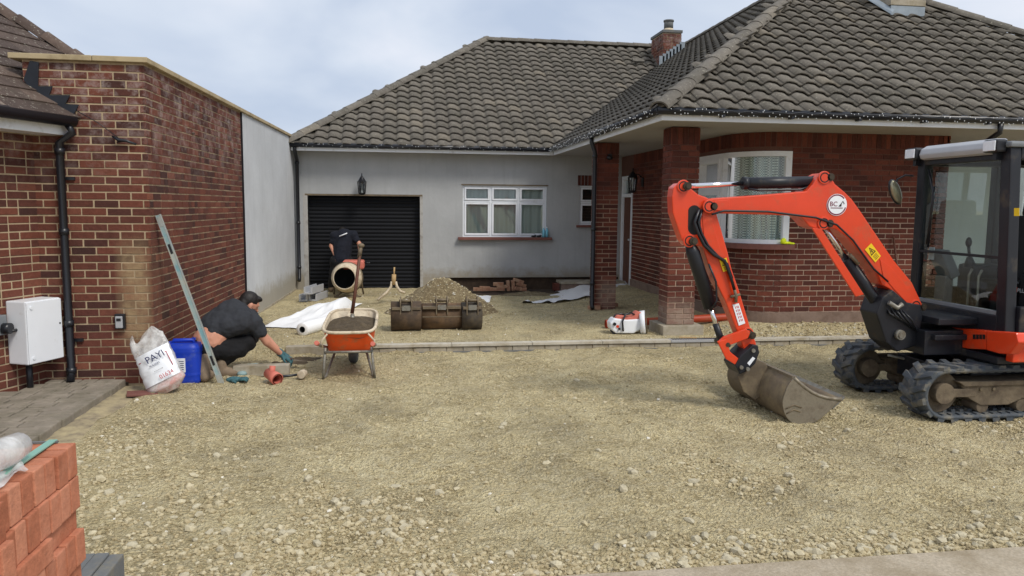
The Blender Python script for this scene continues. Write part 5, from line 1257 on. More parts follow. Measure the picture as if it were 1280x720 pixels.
# ------------------------------------------------------------------ wheelbarrow
def barrow():
    fl, fr = gz(403, 475), gz(459, 474); cx = (fl[0]+fr[0])/2; fy = 7.84
    T = thing('wheelbarrow', (cx, 8.1, 0), 'orange wheelbarrow with cream crusted rim, filled with mortar mix', 'wheelbarrow')
    zr, zf = float(gy(435, 416, 7.72)[2]), float(gy(435, 387, 8.62)[2])
    hw0, hw1 = (gy(469, 416, 7.72)[0]-gy(400, 416, 7.72)[0])/2, (gy(465, 388, 8.62)[0]-gy(407, 388, 8.62)[0])/2
    c0 = (gy(469, 416, 7.72)[0]+gy(400, 416, 7.72)[0])/2; c1 = c0+.02
    print('barrow', cx, zr, zf, hw0, hw1, c0)
    def ring(u, r):      # superellipse rim from near (u=0) .. ; r scales towards the tray floor
        an = 2*math.pi*u; sx = math.copysign(abs(math.cos(an))**.45, math.cos(an)); sy = math.copysign(abs(math.sin(an))**.45, math.sin(an))
        v = (sy+1)/2; y = 7.72+.90*v; hw = hw0+(hw1-hw0)*v; z = zr+(zf-zr)*v
        return sx, y, hw, z, v
    def P(u, k):          # k 0 rim, 1 floor
        sx, y, hw, z, v = ring(u, k); cx_ = c0+(c1-c0)*v
        yb = 7.72+.12+.52*v; zb = .27; hb = .22
        return (cx_+sx*(hw+(hb-hw)*k), y+(yb-y)*k, z+(zb-z)*k)
    m = MB(); m.grid(lambda u, k: P(u, k), 40, 6); m.add([P(i/40, 1) for i in range(40)], [tuple(range(40))]); tr = m.build('tray', 'orange_b', T, weld=True)
    md = tr.modifiers.new('s', 'SOLIDIFY'); md.thickness = .004
    m = MB(); m.grid(lambda u, k: tuple(np.array(P(u, k*.8))*[1, 1, 1]-np.array([.006*ring(u, 0)[0], .006*(ring(u, 0)[4]*2-1), -.002])), 40, 5); m.build('tray_lining', 'cream', tr)
    m = MB(); m.tube([P(i/48, 0) for i in range(49)], .017, 8); m.build('tray_rim', 'cream', tr)
    m = MB()
    def sand(u, v):
        a = 2*math.pi*u; k = v; sx, y, hw, z, vv = ring(u, 0)
        base = np.array(P(u, .22)); cen = np.array([c0, 8.15, 0]); 
        x = cen[0]+(base[0]-cen[0])*k; yy = cen[1]+(base[1]-cen[1])*k
        hz = zr-.03+(zf-zr)*((yy-7.72)/.9)*.8
        return (x, yy, hz+.05*(1-k*k)+.028*fbm(x, yy, 5, 4, 3)-.02*k)
    m.grid(sand, 48, 16); sa = m.build('mortar_heap', 'sand_w'); sa.parent = None
    tag(sa, 'heap of damp mortar mix inside the wheelbarrow', 'mortar')
    # frame: handles, legs
    gl, gr = gy(396, 429, 7.36), gy(466, 430, 7.36)
    for s, g in ((-1, gl), (1, gr)):
        m = MB(); m.tube([g, (c0+s*.27, 7.75, .36), (c0+s*.21, 8.1, .27), (c0+s*.06, 8.66, .19)], .016, 8); m.build('handle', 'steel', T)
        m = MB(); d = (np.array([c0+s*.27, 7.75, .36])-g); d = d/np.linalg.norm(d); m.tube([g-d*.05, g-d*.03, g+d*.05, g+d*.07], [.02, .024, .024, .02], 10); m.build('grip', 'mixcover', T)
        m = MB(); f = (c0+s*.26, 7.84, .0); m.tube([(c0+s*.23, 7.80, .33), (c0+s*.25, 7.80, .1), (f[0], f[1]-.03, .012), (f[0]-s*.02, f[1]+.06, .012), (c0+s*.15, 8.2, .26)], .014, 8); m.build('leg', 'steel', T)
        m = MB(); m.tube([(c0+s*(hw0-.07), 7.715, zr-.01), (c0+s*.265, 7.72, .41), (c0+s*.25, 7.74, .34)], .010, 6); m.build('tray_brace', 'cream', T)
    m = MB(); m.tube([(c0-.24, 7.79, .285), (c0+.24, 7.79, .285)], .014, 8); m.build('cross_bar', 'steel', T)
    m = MB(); n = 28; m.lathe([(.10, -.045), (.16, -.05), (.185, -.03), (.19, 0), (.185, .03), (.16, .05), (.10, .045)], (c0+.0, 8.62, .19), (1, 0, 0), n); wh = m.build('wheel', 'rubber', T)
    m = MB(); m.lathe([(.0, -.03), (.1, -.04), (.1, .04), (0, .03)], (c0, 8.62, .19), (1, 0, 0), 20); m.build('rim', 'orange_b', wh)
    # shovel standing in the mix
    t = thing('shovel', gy(441, 388, 8.42), 'shovel with dark wooden shaft standing upright in the wheelbarrow', 'shovel')
    m = MB(); m.tube([gy(440, 392, 8.38), gy(444, 365, 8.40), gy(451, 308, 8.42)], [.021, .018, .017], 8); m.build('shaft', 'handle_w', t)
    m = MB(); m.tube([gy(449, 322, 8.42), gy(451, 309, 8.42)], .022, 8); m.ell(gy(451.5, 307, 8.42), (.036, .03, .026)); m.build('grip', 'mudsteel', t)
    m = MB(); a = V(gy(439.5, 394, 8.38))-V(0, 0, .13); m.grid(lambda u, v: a+V((u-.5)*.2, -.02+.03*abs(u-.5)*2-.05*v, .08-.28*v), 6, 6); m.build('blade', 'steel', t); m = MB(); m.tube([a+V(.01, 0, .14), a+V(0, 0, -.02)], [.022, .03], 8); m.build('socket', 'steel', t)
barrow()
# ------------------------------------------------------------------ cement mixer
def mixer():
    c = V(gy(434, 347, 14.6)); z0 = gh0(-1, 14.6)
    T = thing('cement_mixer', (c.x, 14.6, z0), 'cement mixer with cream drum and faded red motor cover by the roller door', 'cement mixer')
    ax = V(-.12, -1, .06).normalized()
    pr = [(.195, .27), (.205, .28), (.225, .25), (.275, .12), (.285, .02), (.275, -.08), (.20, -.24), (.10, -.32), (0.001, -.33)]
    m = MB(); m.lathe(pr, c, ax, 28); m.build('drum', 'cream', T)
    m = MB(); m.lathe([(.195, .27), (.21, .24), (.262, .11), (.27, .02), (.19, -.22), (0.001, -.3)], c, ax, 28); m.build('drum_inside', 'net_dark', T)
    m = MB(); m.lathe([(.287, .03), (.30, .02), (.30, -.02), (.287, -.03)], c, ax, 36); m.build('drum_gear', 'mudsteel', T)
    a = V(gy(428, 337, 14.7)); b = V(gy(455, 326, 14.7)); m = MB(); m.b3(a.x, b.x, 14.70, 15.1, a.z, b.z); m.build('motor_cover', 'mixcover', T, .05, 3)
    for s in (-1, 1):
        m = MB(); m.tube([c+V(.1, .3, -.1), (c.x+s*.24, 14.95, z0+.3), (c.x+s*.28, 14.98, z0+.01)], .018, 8); m.tube([c+V(0, .1, -.2), (c.x+s*.22, 14.5, z0+.01)], .018, 8); m.build('stand_leg', 'mudsteel', T)
    m = MB(); m.tube([(c.x-.24, 14.5, z0+.015), (c.x+.26, 14.5, z0+.015)], .018, 8); m.build('stand_foot', 'mudsteel', T)
    m = MB(); m.tube([(b.x-.02, 14.9, b.z-.05), (b.x+.08, 14.85, b.z-.05)], .012, 6); m.ell((b.x+.09, 14.85, b.z-.05), (.02, .02, .02)); m.build('tilt_handle', 'black_pl', T)
mixer()
t = thing('forked_stand', gy(490, 372, 13.6), 'tan forked metal stand on bent legs before the roller door', 'stand')
for pts in ([(490, 352), (489, 358), (483, 366), (472, 375)], [(494.5, 352), (496, 358), (500, 364), (506, 366)]):
    m = MB(); m.tube([gy(x, y, 13.6-(.1 if x < 480 else 0)) for x, y in pts], .024, 8); m.build('leg', 'cream', t)
m = MB(); m.tube([gy(492, 356, 13.6), gy(492.5, 343, 13.6)], .038, 8); m.build('socket', 'timber', t)
m = MB(); m.tube([gy(492.5, 345, 13.6), gy(493, 334, 13.6)], .014, 8); m.build('spigot', 'timber', t)
# channels stacked by the wall
t = thing('channel_stack', gz(385, 379, .04), 'stack of grey U-shaped drain channels beside the garage door jamb', 'channels')
for (px, py) in ((379, 377), (391, 376.5), (385, 366)):
    p = V(gz(px, py, .04)) if py > 370 else V(gy(px, py+2, 13.75)); w = .075
    m = MB(); prof = [(-w, 0), (w, 0), (w, .13), (w-.025, .13), (w-.035, .03), (-w+.035, .03), (-w+.025, .13), (-w, .13)]
    m.prism([(p.x+a, p.y, p.z+b_) for a, b_ in prof], (.14, .6, 0)); m.build('drain_channel', 'silver', t, .004)
# ------------------------------------------------------------------ polythene roll and sheet
t = thing('polythene_roll', gz(378, 419, .06), 'roll of white polythene on a dark core lying beside the wheelbarrow', 'plastic roll')
a = V(gz(378, 420, .06))+V(0, 0, .085); b = a+V(.52, 1.25, .0)
m = MB(); d = (b-a).normalized(); m.lathe([(.04, .0), (.085, -.002), (.09, .01), (.088, .7), (.09, 1.35), (.04, 1.35)], a, d, 24); m.build('roll', 'sheet', t)
m = MB(); m.lathe([(.041, -.004), (.041, .5)], a, d, 20); m.lathe([(0.001, .25), (.04, .25)], a, d, 20); m.build('core', 'net_dark', t)
m = MB()
def sheet(u, v):
    A, B, Cc, D = V(gz(326, 409, .07)), V(gz(386, 412, .07)), V(gz(455, 379, .06)), V(gz(395, 384, .06))
    p = (A*(1-u)+B*u)*(1-v)+(D*(1-u)+Cc*u)*v
    e_ = min(1, 5*u, 5*(1-u), 5*v, 5*(1-v)); e_ = e_
    h = .015+e_*(.16*math.exp(-((v-.75)**2)/.06)*(.4+.6*u)+.05*max(0, math.sin(u*7+v*3))+.05*abs(fbm(u*3, v*3, 1, 3, 4)))
    return (p.x+.05*fbm(u*4, v*4, 1, 2, 1), p.y+.05*fbm(u*4, v*4, 1, 2, 6), gh0(p.x, p.y)+h)
m.grid(sheet, 40, 40); o = m.build('polythene_sheet', 'sheet'); tag(o, 'crumpled white polythene sheet spread behind the wheelbarrow', 'plastic sheet')
# ------------------------------------------------------------------ heap of ballast
def heap(name, cx, cy, R, H, mat, label, cat, seed, sharp=1.):
    m = MB()
    def P(u, v):
        a = 2*math.pi*u; r = R*v*(1+.10*math.sin(a*2+1)+.06*math.sin(a*5)); x, y = cx+r*math.cos(a), cy+r*math.sin(a)*.8
        z = H*(1-v**1.15)*(1+.05*fbm(x, y, 3, 3, seed))+.02*fbm(x, y, 9, 3, seed)*(1 if v < .97 else 0)
        if v < .12: z -= H*.06*(1-v/.12)
        return (x, y, gh0(x, y)-.015+z)
    m.grid(P, 60, 36); o = m.build(name, mat); tag(o, label, cat, None, 'stuff')
    return P
P_ = heap('ballast_heap', .66, 12.2, .86, .62, 'sand', 'heap of sandy ballast behind the row of digger buckets', 'sand heap', 2)
m = MB(); rng = random.Random(9); base = MB()
for k in range(900):
    p = P_(rng.random(), math.sqrt(rng.random())); m.cur = min(1, max(.02, rng.gauss(.6, .25))); r = rng.uniform(.008, .02); m.ell((p[0], p[1], p[2]+.003), (r, r*.9, r*.6), None, 5, 3)
o = m.build('heap_stones', 'stone'); tag(o, 'small pale stones scattered on the ballast heap', 'stones', None, 'stuff')
# ------------------------------------------------------------------ three spare buckets in a row
M['bucketrust2'] = pm('bucket_brown', srgb(112, 88, 64), .75, .25, 8, metal=.1, bmp=.6, bsc=40, dirt=srgb(70, 60, 52), dirt_amt=.45, dirt_sc=5)
M['bucketrust3'] = pm('bucket_dark', srgb(70, 64, 58), .7, .25, 8, metal=.2, bmp=.6, bsc=40, dirt=srgb(108, 96, 76), dirt_amt=.4, dirt_sc=7)
def spare(px0, px1, yb, lab, seed, mt, dy, ks):
    Y = 10.42+dy; a, b = V(gy(px0, yb, Y)), V(gy(px1, yb, Y)); zg = gh0(a.x, Y)
    h = .345; m = MB(); n = 16; prof = []
    for i in range(n+1):
        an = R_(205)*i/n-R_(92); prof.append((-.185*math.cos(an), .18+.18*math.sin(an)))
    prof = [(.28, .02)]+prof[:]+[(.02, h+.005), (.10, h)]; prof = [(p[0]*ks, p[1]*ks) for p in prof]
    T = thing('digger_bucket', ((a.x+b.x)/2, Y, zg), lab, 'bucket', 'spare digger buckets')
    w = b.x-a.x; P0 = [V(a.x, Y+.1+p[0], zg+p[1]) for p in prof]
    vs = P0+[p+V(w, 0, 0) for p in P0]; k = len(P0)
    m.add(vs, [(i, i+1, k+i+1, k+i) for i in range(k-1)], True); sh = m.build('shell', mt, T)
    md = sh.modifiers.new('s', 'SOLIDIFY'); md.thickness = .012; md.offset = 1
    for xx in (a.x-.004, b.x-.008):
        m = MB(); m.prism([V(xx, p.y, p.z) for p in P0], (.012, 0, 0)); m.build('side_plate', mt, T)
    m = MB(); m.b3(a.x+.003, b.x-.003, Y-.09, Y-.075, zg+.185, zg+.20); m.b3(a.x+.01, b.x-.01, Y-.10, Y-.02, zg+.30, zg+.335); m.build('wear_strap', 'mudsteel', T)
    cx = (a.x+b.x)/2
    for s in (-1, 1):
        m = MB(); xx = cx+s*.075; m.prism([(xx-.008, Y-.10, zg+.22), (xx-.008, Y-.105, zg+.40), (xx-.008, Y-.07, zg+.47), (xx-.008, Y+.0, zg+.47), (xx-.008, Y+.10, zg+.42), (xx-.008, Y+.10, zg+.30)], (.016, 0, 0)); m.build('hanger_ear', 'mudsteel', T, .003)
    for yy, zz in ((Y-.06, zg+.42), (Y+.05, zg+.40)):
        m = MB(); m.cyl((cx-.095, yy, zz), (cx+.095, yy, zz), .019, 10); m.build('hanger_pin', 'mudsteel', T)
    m = MB(); m.b3(cx-.055, cx+.055, Y-.113, Y-.10, zg+.29, zg+.36); m.build('data_plate', 'steel', T)
spare(489, 526.5, 417, 'medium rusty digger bucket at the end of the row next to the wheelbarrow', 1, 'bucketrust', -.06, 1.06)
spare(527.5, 576.5, 416, 'widest rusty digger bucket in the middle of the row', 2, 'bucketrust2', .03, .96)
spare(577.5, 602, 415, 'narrow rusty digger bucket at the end of the row away from the wheelbarrow', 3, 'bucketrust3', -.02, 1.0)
# ------------------------------------------------------------------ under the garage window: bricks, rubble, sheet
rng = random.Random(21)
bk = MB(); bk.box((0, 0, 0), (.215, .1025, .065)); bkm = bk.mesh('reclaimed_brick', .006, 2); bkm.materials.append(pm('reclaimed_brick', srgb(158, 116, 92), .92, .2, 12, bmp=.5, dirt=srgb(174, 150, 124), dirt_amt=.4, dirt_sc=12, coord='world'))
LB = 'loose brick in the pile under the garage window'
spots = [(598, 367, 0, 0), (611, 366, 0, .1), (606, 360, 0, .2), (624, 365, 0, -.1), (627, 358.5, 0, .12), (623, 355, 0, 0), (635, 366, 1, 0), (641, 364, 1, .1), (648, 366, 0, .7), (652, 362, 0, -.5), (648, 351, 0, .25), (651, 356, 0, .6), (645, 360, 0, .4)]
for i, (x, y, up, r) in enumerate(spots):
    p = V(gy(x, y, 15.45)); up_ = Matrix.Rotation(math.pi/2 if up else 0, 4, 'Y')
    p.z = max(p.z, .04+(.1 if up else .03))
    o = inst('loose_brick', bkm, None, Matrix.Translation(p) @ Matrix.Rotation(r*.6+rng.uniform(-.1, .1), 4, 'Z') @ Matrix.Rotation(rng.uniform(-.1, .1)+(.3 if i in (8, 10, 11) else 0), 4, 'Y') @ up_)
    tag(o, LB, 'brick', 'loose bricks under the garage window')
def soil_patch():
    x0, x1, y0, y1 = .95, 3.95, 15.1, 15.99
    def f(u, v):
        e = min(u, 1-u)*8; x = x0+(x1-x0)*u; y = y1-(y1-y0)*v*(.75+.3*min(1, e)*(.8+.3*fbm(u*7, 1, 1, 3, 4)))
        return (x, y, gh(x, y)+.014-.05*smooth(.93, 1, v)+.02*abs(fbm(x, y, 5, 3, 9)))
    m = MB(); m.grid(f, 60, 20); o = m.build('trench_soil', 'soil'); tag(o, 'dark freshly dug soil along the footing below the garage window', 'soil', None, 'stuff')
soil_patch()
heap('rubble_heap', 2.55, 14.9, .62, .10, 'sand', 'low heap of stony rubble before the loose bricks', 'rubble', 5)
def strip(name, pts0, pts1, Y0, Y1, label, amp, seed):
    n = len(pts0)-1
    def f(u, v):
        i = min(int(u*n), n-1); t_ = u*n-i
        a = V(pts0[i]).lerp(V(pts0[i+1]), t_); b = V(pts1[i]).lerp(V(pts1[i+1]), t_); p = a.lerp(b, v)
        return (p.x, p.y, p.z+amp*abs(fbm(u*6, v*2.5, 1, 3, seed))*(1-.4*v))
    m = MB(); m.grid(f, 48, 10); o = m.build(name, 'sheet'); tag(o, label, 'plastic sheet')
strip('polythene_strip', [gz(x, y, .05) for x, y in ((652, 379), (675, 379), (700, 378), (735, 371), (758, 366), (790, 365))], [gy(x, y, 15.6) for x, y in ((660, 371), (680, 370), (700, 364), (725, 357), (758, 355), (786, 352))], 0, 0, 'crumpled white membrane running from the trench to the porch', .08, 3)
strip('polythene_strip', [gz(x, y, .04) for x, y in ((570, 378), (590, 379), (612, 378))], [gz(x, y, .06) for x, y in ((574, 370), (590, 370), (614, 370))], 0, 0, 'white membrane patch beside the ballast heap', .04, 6)
# ledge at the porch step
t = thing('porch_step', (4.2, 15.7, 0), 'low stone step with red brick edge at the far end of the porch', 'step')
a = gy(700, 352, 15.6); b = gy(760, 352, 15.6); m = MB(); m.b3(a[0], 4.70, 15.5, 15.93, .0, .16); m.build('step_block', 'plinth', t, .01); m = MB(); m.b3(a[0]-.02, 4.70, 15.46, 15.92, .162, .215); m.build('step_slab', 'conc', t, .01)
m = MB(); m.b3(a[0]-.14, a[0]-.025, 15.5, 15.72, .02, .17); m.build('step_brick', 'bg_obj', t, .004)
# bottles and dark things on the garage sill
for i, px in enumerate((679.5, 683.5)):
    p = V(gy(px, 297, 15.95)); p.z = 1.119
    o = MB(); o.lathe([(.0, 0), (.032, .0), (.033, .12), (.03, .145), (.013, .18), (.013, .2)], p, n=12); T = thing('water_bottle', p, 'pale blue plastic water bottle on the end of the garage window sill', 'bottle', 'bottles on the garage sill'); o.build('bottle_body', 'bluepl', T)
    m = MB(); m.cyl(p+V(0, 0, .2), p+V(0, 0, .22), .015, 10); m.build('bottle_cap', 'white', T)
for i, px in enumerate((667, 673.5)):
    p = V(gy(px, 297, 15.95)); p.z = 1.119; m = MB(); m.ell(p+V(0, 0, .022), (.055, .035, .022)); m.ell(p+V(.03, 0, .03), (.03, .03, .026)); o = m.build('work_glove', 'black_pl'); tag(o, 'small dark glove lying on the garage window sill beside the bottles', 'glove', 'gloves on the garage sill')
p = V(BW.pt(s_w1-.03, zs0-.003, .06)); m = MB(); m.ell(p+V(-.03, 0, .022), (.09, .04, .022)); m.ell(p+V(-.08, -.01, .05), (.04, .03, .045), Matrix.Rotation(.5, 3, 'Y')); m.ell(p+V(.04, -.02, .015), (.05, .03, .015)); o = m.build('hi_vis_glove', 'hivis'); tag(o, 'bright yellow work glove on the bay window sill', 'glove')
# pole leaning on the bay wall
p = BW.pt(sX(7.05), .15, .22); q = V(gy(1119, 296, 10.02)); m = MB(); m.tube([(q.x+.12, 9.85, gh0(7, 9.85)), (q.x, 10.06, q.z)], .014, 8); o = m.build('leaning_pole', 'handle_w'); tag(o, 'thin brown pole leaning against the bay wall behind the excavator', 'pole')
# ------------------------------------------------------------------ orange pipe, offcut, bricks at the far pillar
Yp = 10.35; a = V(gy(757, 401, Yp)); b = V(gy(912, 400, Yp)); z = gh0(4, Yp)+.055
t = thing('drainage_pipe', ((a.x+b.x)/2, Yp, z-.055), 'long orange drainage pipe lying behind the near pillar', 'pipe')
a.z = gh(a.x, Yp)+.06; b.z = gh(b.x, Yp)+.05
d = (b-a).normalized(); L_ = (b-a).length; m = MB(); m.lathe([(.055, 0), (.055, L_)], a, d, 20); m.lathe([(.050, L_), (.050, 0)], a, d, 20); m.build('pipe_wall', 'clay_pipe', t); m = MB(); m.lathe([(.055, 0), (.062, .005), (.062, .12), (.055, .13)], a, d, 20); m.build('pipe_socket', 'clay_pipe', t)
q = V(gz(872, 422, .1)); m = MB(); m.box((q.x, q.y, gh0(q.x, q.y)+.012), (.42, .09, .016), Matrix.Rotation(.12, 3, 'Z')); m.box((q.x-.12, q.y+.03, gh0(q.x, q.y)+.03), (.22, .05, .012), Matrix.Rotation(-.25, 3, 'Z')); o = m.build('timber_offcut', 'timber'); tag(o, 'pale timber offcuts on the ground by the pillar pad', 'timber')
for i, (x, y, r) in enumerate(((739, 386, .3), (746, 386, 1.2), (766, 383, .2))):
    p = V(gz(x, y, .06)); o = inst('brick_piece', bkm, None, Matrix.Translation((p.x, p.y-.05, gh0(p.x, p.y)+.045)) @ Matrix.Rotation(r, 4, 'Z') @ Matrix.Scale(.55, 4, (1, 0, 0)))
    tag(o, 'broken red brick piece at the foot of the far pillar', 'brick', 'brick pieces by the far pillar')
# ------------------------------------------------------------------ disc cutter
def cutter():
    Y = 9.78; zg = gh0(3.1, Y); c = V(gy(784, 418, Y)); s = 1/94.
    T = thing('disc_cutter', (c.x, Y, zg), 'dusty orange and white disc cutter lying on the ground by the near pillar', 'disc cutter')
    def p(x, y, dy=0): q = V(gy(x, y, Y+dy)); return q
    m = MB(); m.prism([p(763, 404), (p(768, 398)), p(784, 400), p(800, 399), p(802, 412), p(792, 417), p(770, 417), p(764, 412)], (0, .2, 0)); m.build('engine_body', 'white', T, .025, 3)
    m = MB(); m.prism([p(766, 402, .03), p(772, 394, .03), p(790, 396, .03), p(797, 389, .03), p(803, 391, .03), p(802, 400, .03), p(784, 401, .03)], (0, .14, 0)); m.build('top_cover', 'mixcover', T, .02, 3)
    m = MB(); m.tube([p(779, 414, -.02), p(778, 402, -.03), p(782, 393, -.01), p(789, 391, .02), p(794, 394, .05)], .013, 8); m.build('loop_handle', 'black_pl', T)
    m = MB(); m.tube([p(765, 401, .1), p(769, 394, .1), p(777, 392, .1), p(783, 396, .1)], .014, 8); m.tube([p(764, 412, .05), p(768, 418, .05), p(784, 419, .03)], .02, 8); m.build('grip_handle', 'black_pl', T)
    ax = V(1, -.35, .1).normalized(); dc = p(803, 404, .1)
    m = MB(); m.lathe([(0.001, -.004), (.16, -.003), (.16, .003), (0.001, .004)], dc+ax*.055, ax, 32); m.build('disc', 'mudsteel', T)
    m = MB(); n = 18; u = ax.orthogonal().normalized(); u = (V(0, 0, 1)-ax*ax.z).normalized(); w = ax.cross(u); vs = []
    for k in range(n+1):
        an = R_(-60)+R_(200)*k/n; d = u*math.cos(an)+w*math.sin(an)
        for rr, hh in ((.06, -.03), (.17, -.03), (.175, .04)): vs.append(dc+d*rr+ax*hh)
    m.add(vs, [(k*3+i, k*3+i+1, k*3+3+i+1, k*3+3+i) for k in range(n) for i in range(2)], True); o = m.build('blade_guard', 'white', T); md = o.modifiers.new('s', 'SOLIDIFY'); md.thickness = .006
    m = MB(); q = p(768, 405, -.012); m.cyl(q, q+V(0, -.02, 0), .022, 14); q = p(774, 411, -.012); m.cyl(q, q+V(0, -.015, 0), .016, 12); m.build('filler_cap', 'black_pl', T)
    m = MB(); q = p(772, 408, -.004); m.cyl(q, q+V(0, -.006, 0), .02, 14); m.build('starter_badge', 'orange', T)
cutter()
# ------------------------------------------------------------------ left foreground group
# straight edge leaning on the annex flank
b = V(gz(277, 480)); tX = -2.365; tp_ = V(gx(197, 269, tX)); tp_.x = -2.36
t = thing('straight_edge', b, 'long teal and silver aluminium straight edge leaning on the annex wall', 'straight edge')
d = (tp_-b).normalized(); sdv = d.cross(V(0, 1, 0)).normalized(); yv = sdv.cross(d)
L_ = (tp_-b).length; rot = Matrix(((sdv.x, yv.x, d.x), (sdv.y, yv.y, d.y), (sdv.z, yv.z, d.z)))
m = MB(); m.box(b+d*(L_/2), (.048, .026, L_), rot); m.build('web', 'teal', t, .003)
for s in (-1, 1):
    m = MB(); m.box(b+d*(L_/2)+sdv*(s*.021), (.010, .032, L_+.004), rot); m.build('flange', 'alu', t, .002)
m = MB(); m.box(b+d*(L_*.96), (.030, .0335, .10), rot); m.box(b+d*(L_*.03), (.030, .0335, .09), rot); m.build('end_cap', 'alu', t, .002)
for f in (.14, .80):
    m = MB(); m.box(b+d*(L_*f), (.022, .035, .10), rot); m.build('grip_slot', 'ink', t, .003)
# blue jerrycan
q = gz(226, 481); cx, cy = q[0], q[1]+.17
t = thing('blue_drum', (cx, cy, 0), 'blue plastic drum with white paper label beside the corner of the annex', 'drum')
m = MB()
def sq(u, v):
    an = 2*math.pi*u; k = .55; sx = math.copysign(abs(math.cos(an))**k, math.cos(an)); sy = math.copysign(abs(math.sin(an))**k, math.sin(an))
    r = .175*(1-.10*smooth(.88, 1, v)-.06*smooth(.06, 0, v)+.02*(abs(v-.22) < .02)+.02*(abs(v-.8) < .025))
    return (cx+sx*r, cy+sy*r*.85, .0+.395*v)
m.grid(sq, 44, 30); m.add([sq(i/44, 1) for i in range(44)], [tuple(range(44))]); m.build('drum_body', 'blue', t)
m = MB(); m.tube([(cx-.11, cy-.02, .37), (cx-.09, cy-.02, .42), (cx+.09, cy-.02, .42), (cx+.11, cy-.02, .37)], .018, 8); m.cyl((cx+.09, cy+.08, .38), (cx+.09, cy+.08, .43), .035, 14); m.build('carry_handle', 'blue', t)
m = MB(); m.b3(cx-.12, cx+.045, cy-.1525, cy-.150, .12, .26); LBp = m.build('paper_label', 'white', t)
m = MB()
for k in range(5): m.b3(cx-.04, cx+.03, cy-.1535, cy-.1526, .145+k*.02, .152+k*.02)
m.build('label_print', 'ink_b', LBp)
# clear sack of building material with printed panel
def sack():
    b = V(gz(216, 494)); T = thing('building_sack', b, 'clear plastic sack with printed white panel slumped against the annex corner', 'sack')
    ax0 = V(gy(213, 489, 7.40)); ax1 = V(gy(180, 419, 7.55))
    def P(u, v, off=0.):
        an = 2*math.pi*u; w = .172*(1-.55*max(0, .12-v)/.12)*(1-.10*v)*(1-.25*max(0, v-.92)/.08)
        w = max(w, .02); d = .10*(1-v)**.6+.03; d = d*(.45+.55*min(1, v/.1)); c_lift = .05*max(0, v-.8)/.2*math.sin(an*3+1)
        c = ax0.lerp(ax1, v); sd_ = (ax1-ax0).cross(V(0, 1, 0)).normalized(); fr = V(0, -1, .1).normalized()
        an = math.atan2(math.copysign(abs(math.sin(an))**.7, math.sin(an)), math.copysign(abs(math.cos(an))**.7, math.cos(an)))
        wr = 1+(.06+.16*v*v)*fbm(math.cos(an)*2+5+math.sin(an), v*6, 1, 3, 2)
        p = c+sd_*(math.cos(an)*w*wr*1.12)+fr*(math.sin(an)*(d+off)*wr)
        p.z = max(p.z+c_lift, .005); return p
    m = MB(); m.grid(lambda u, v: P(u, v*.22, -.012), 30, 10); m.build('contents', 'mixcover', T)
    m = MB(); m.grid(lambda u, v: P(u, v), 40, 40); m.build('sack_film', 'clear', T)
    m = MB(); m.grid(lambda u, v: P(.03+.44*u, .20+.52*v, .010), 20, 24); pn = m.build('printed_panel', 'white', T)
    up = (ax1-ax0).normalized(); rt = up.cross(V(0, 1, 0)).normalized(); rt = rt if rt.x > 0 else -rt
    def at(u, v): return V(gy(u, v, 7.30))
    nrm_ = V(0, -1, 0)
    # lettering follows the tilt of the sack; it stands just proud of the panel
    import types
    def put(txt, px, py, h, mat):
        c = V(gy(px, py, 7.45)); best = None
        for i in range(60):
            for j in range(40):
                p = P(.03+.44*i/59, .20+.52*j/39, .014); x, y, dd = proj(p); e_ = (x-px)**2+(y-py)**2
                if best is None or e_ < best[0]: best = (e_, p)
        xd = V(gy(px+10, py-5.2, 7.4))-V(gy(px, py, 7.4)); yd = V(gy(px-4, py-10, 7.4))-V(gy(px, py, 7.4))
        text(txt, 'sack_lettering', mat, pn, best[1]+V(0, -.014, 0), xd, yd, h, .0006)
    put('PAYI', 184.5, 455, .066, 'ink_b'); put('BUILDERS', 188, 459, .017, 'ink_b'); put('01634', 201, 474, .040, 'ink_r')
    for k, (x0, y0) in enumerate(((194, 465), (207, 476.5), (209, 479.5))):
        put('-------' if k else '=======', x0, y0, .016, 'ink')
    m = MB(); fr_ = [P(.40, .36, .016), P(.40, .60, .016), P(.10, .61, .016)]; m.tube([p+V(0, -.004, 0) for p in fr_], .004, 5); m.build('panel_border', 'ink_r', pn)
sack()
p = V(gz(178, 494)); m = MB(); m.box((p.x, p.y, .018), (.26, .16, .022), Matrix.Rotation(.3, 3, 'Z') @ Matrix.Rotation(.06, 3, 'Y')); o = m.build('broken_slab', 'sill', None, .005); tag(o, 'broken red slab lying beside the clear sack', 'slab')
# blocks the man is setting
for i, (x0, x1, y, Y, lab) in enumerate(((291, 361, 464, 8.02, 'grey concrete block at the kneeling man\'s boots'), (357, 404, 441, 9.12, 'pale concrete block at the end of the kerb by the man\'s glove'))):
    a = V(gy(x0, y, Y)); b_ = V(gy(x1, y, Y)); m = MB(); m.b3(a.x, b_.x, Y, Y+.12, gh0(a.x, Y)-.01, gh0(a.x, Y)+.10); o = m.build('concrete_block', 'conc', None, .005); tag(o, lab, 'block')
p = V(gz(370, 452)); 
heap('mortar_bed', p.x, p.y, .34, .05, 'sand_w', 'patch of dark wet mortar under the man\'s gloved hand', 'mortar', 8)
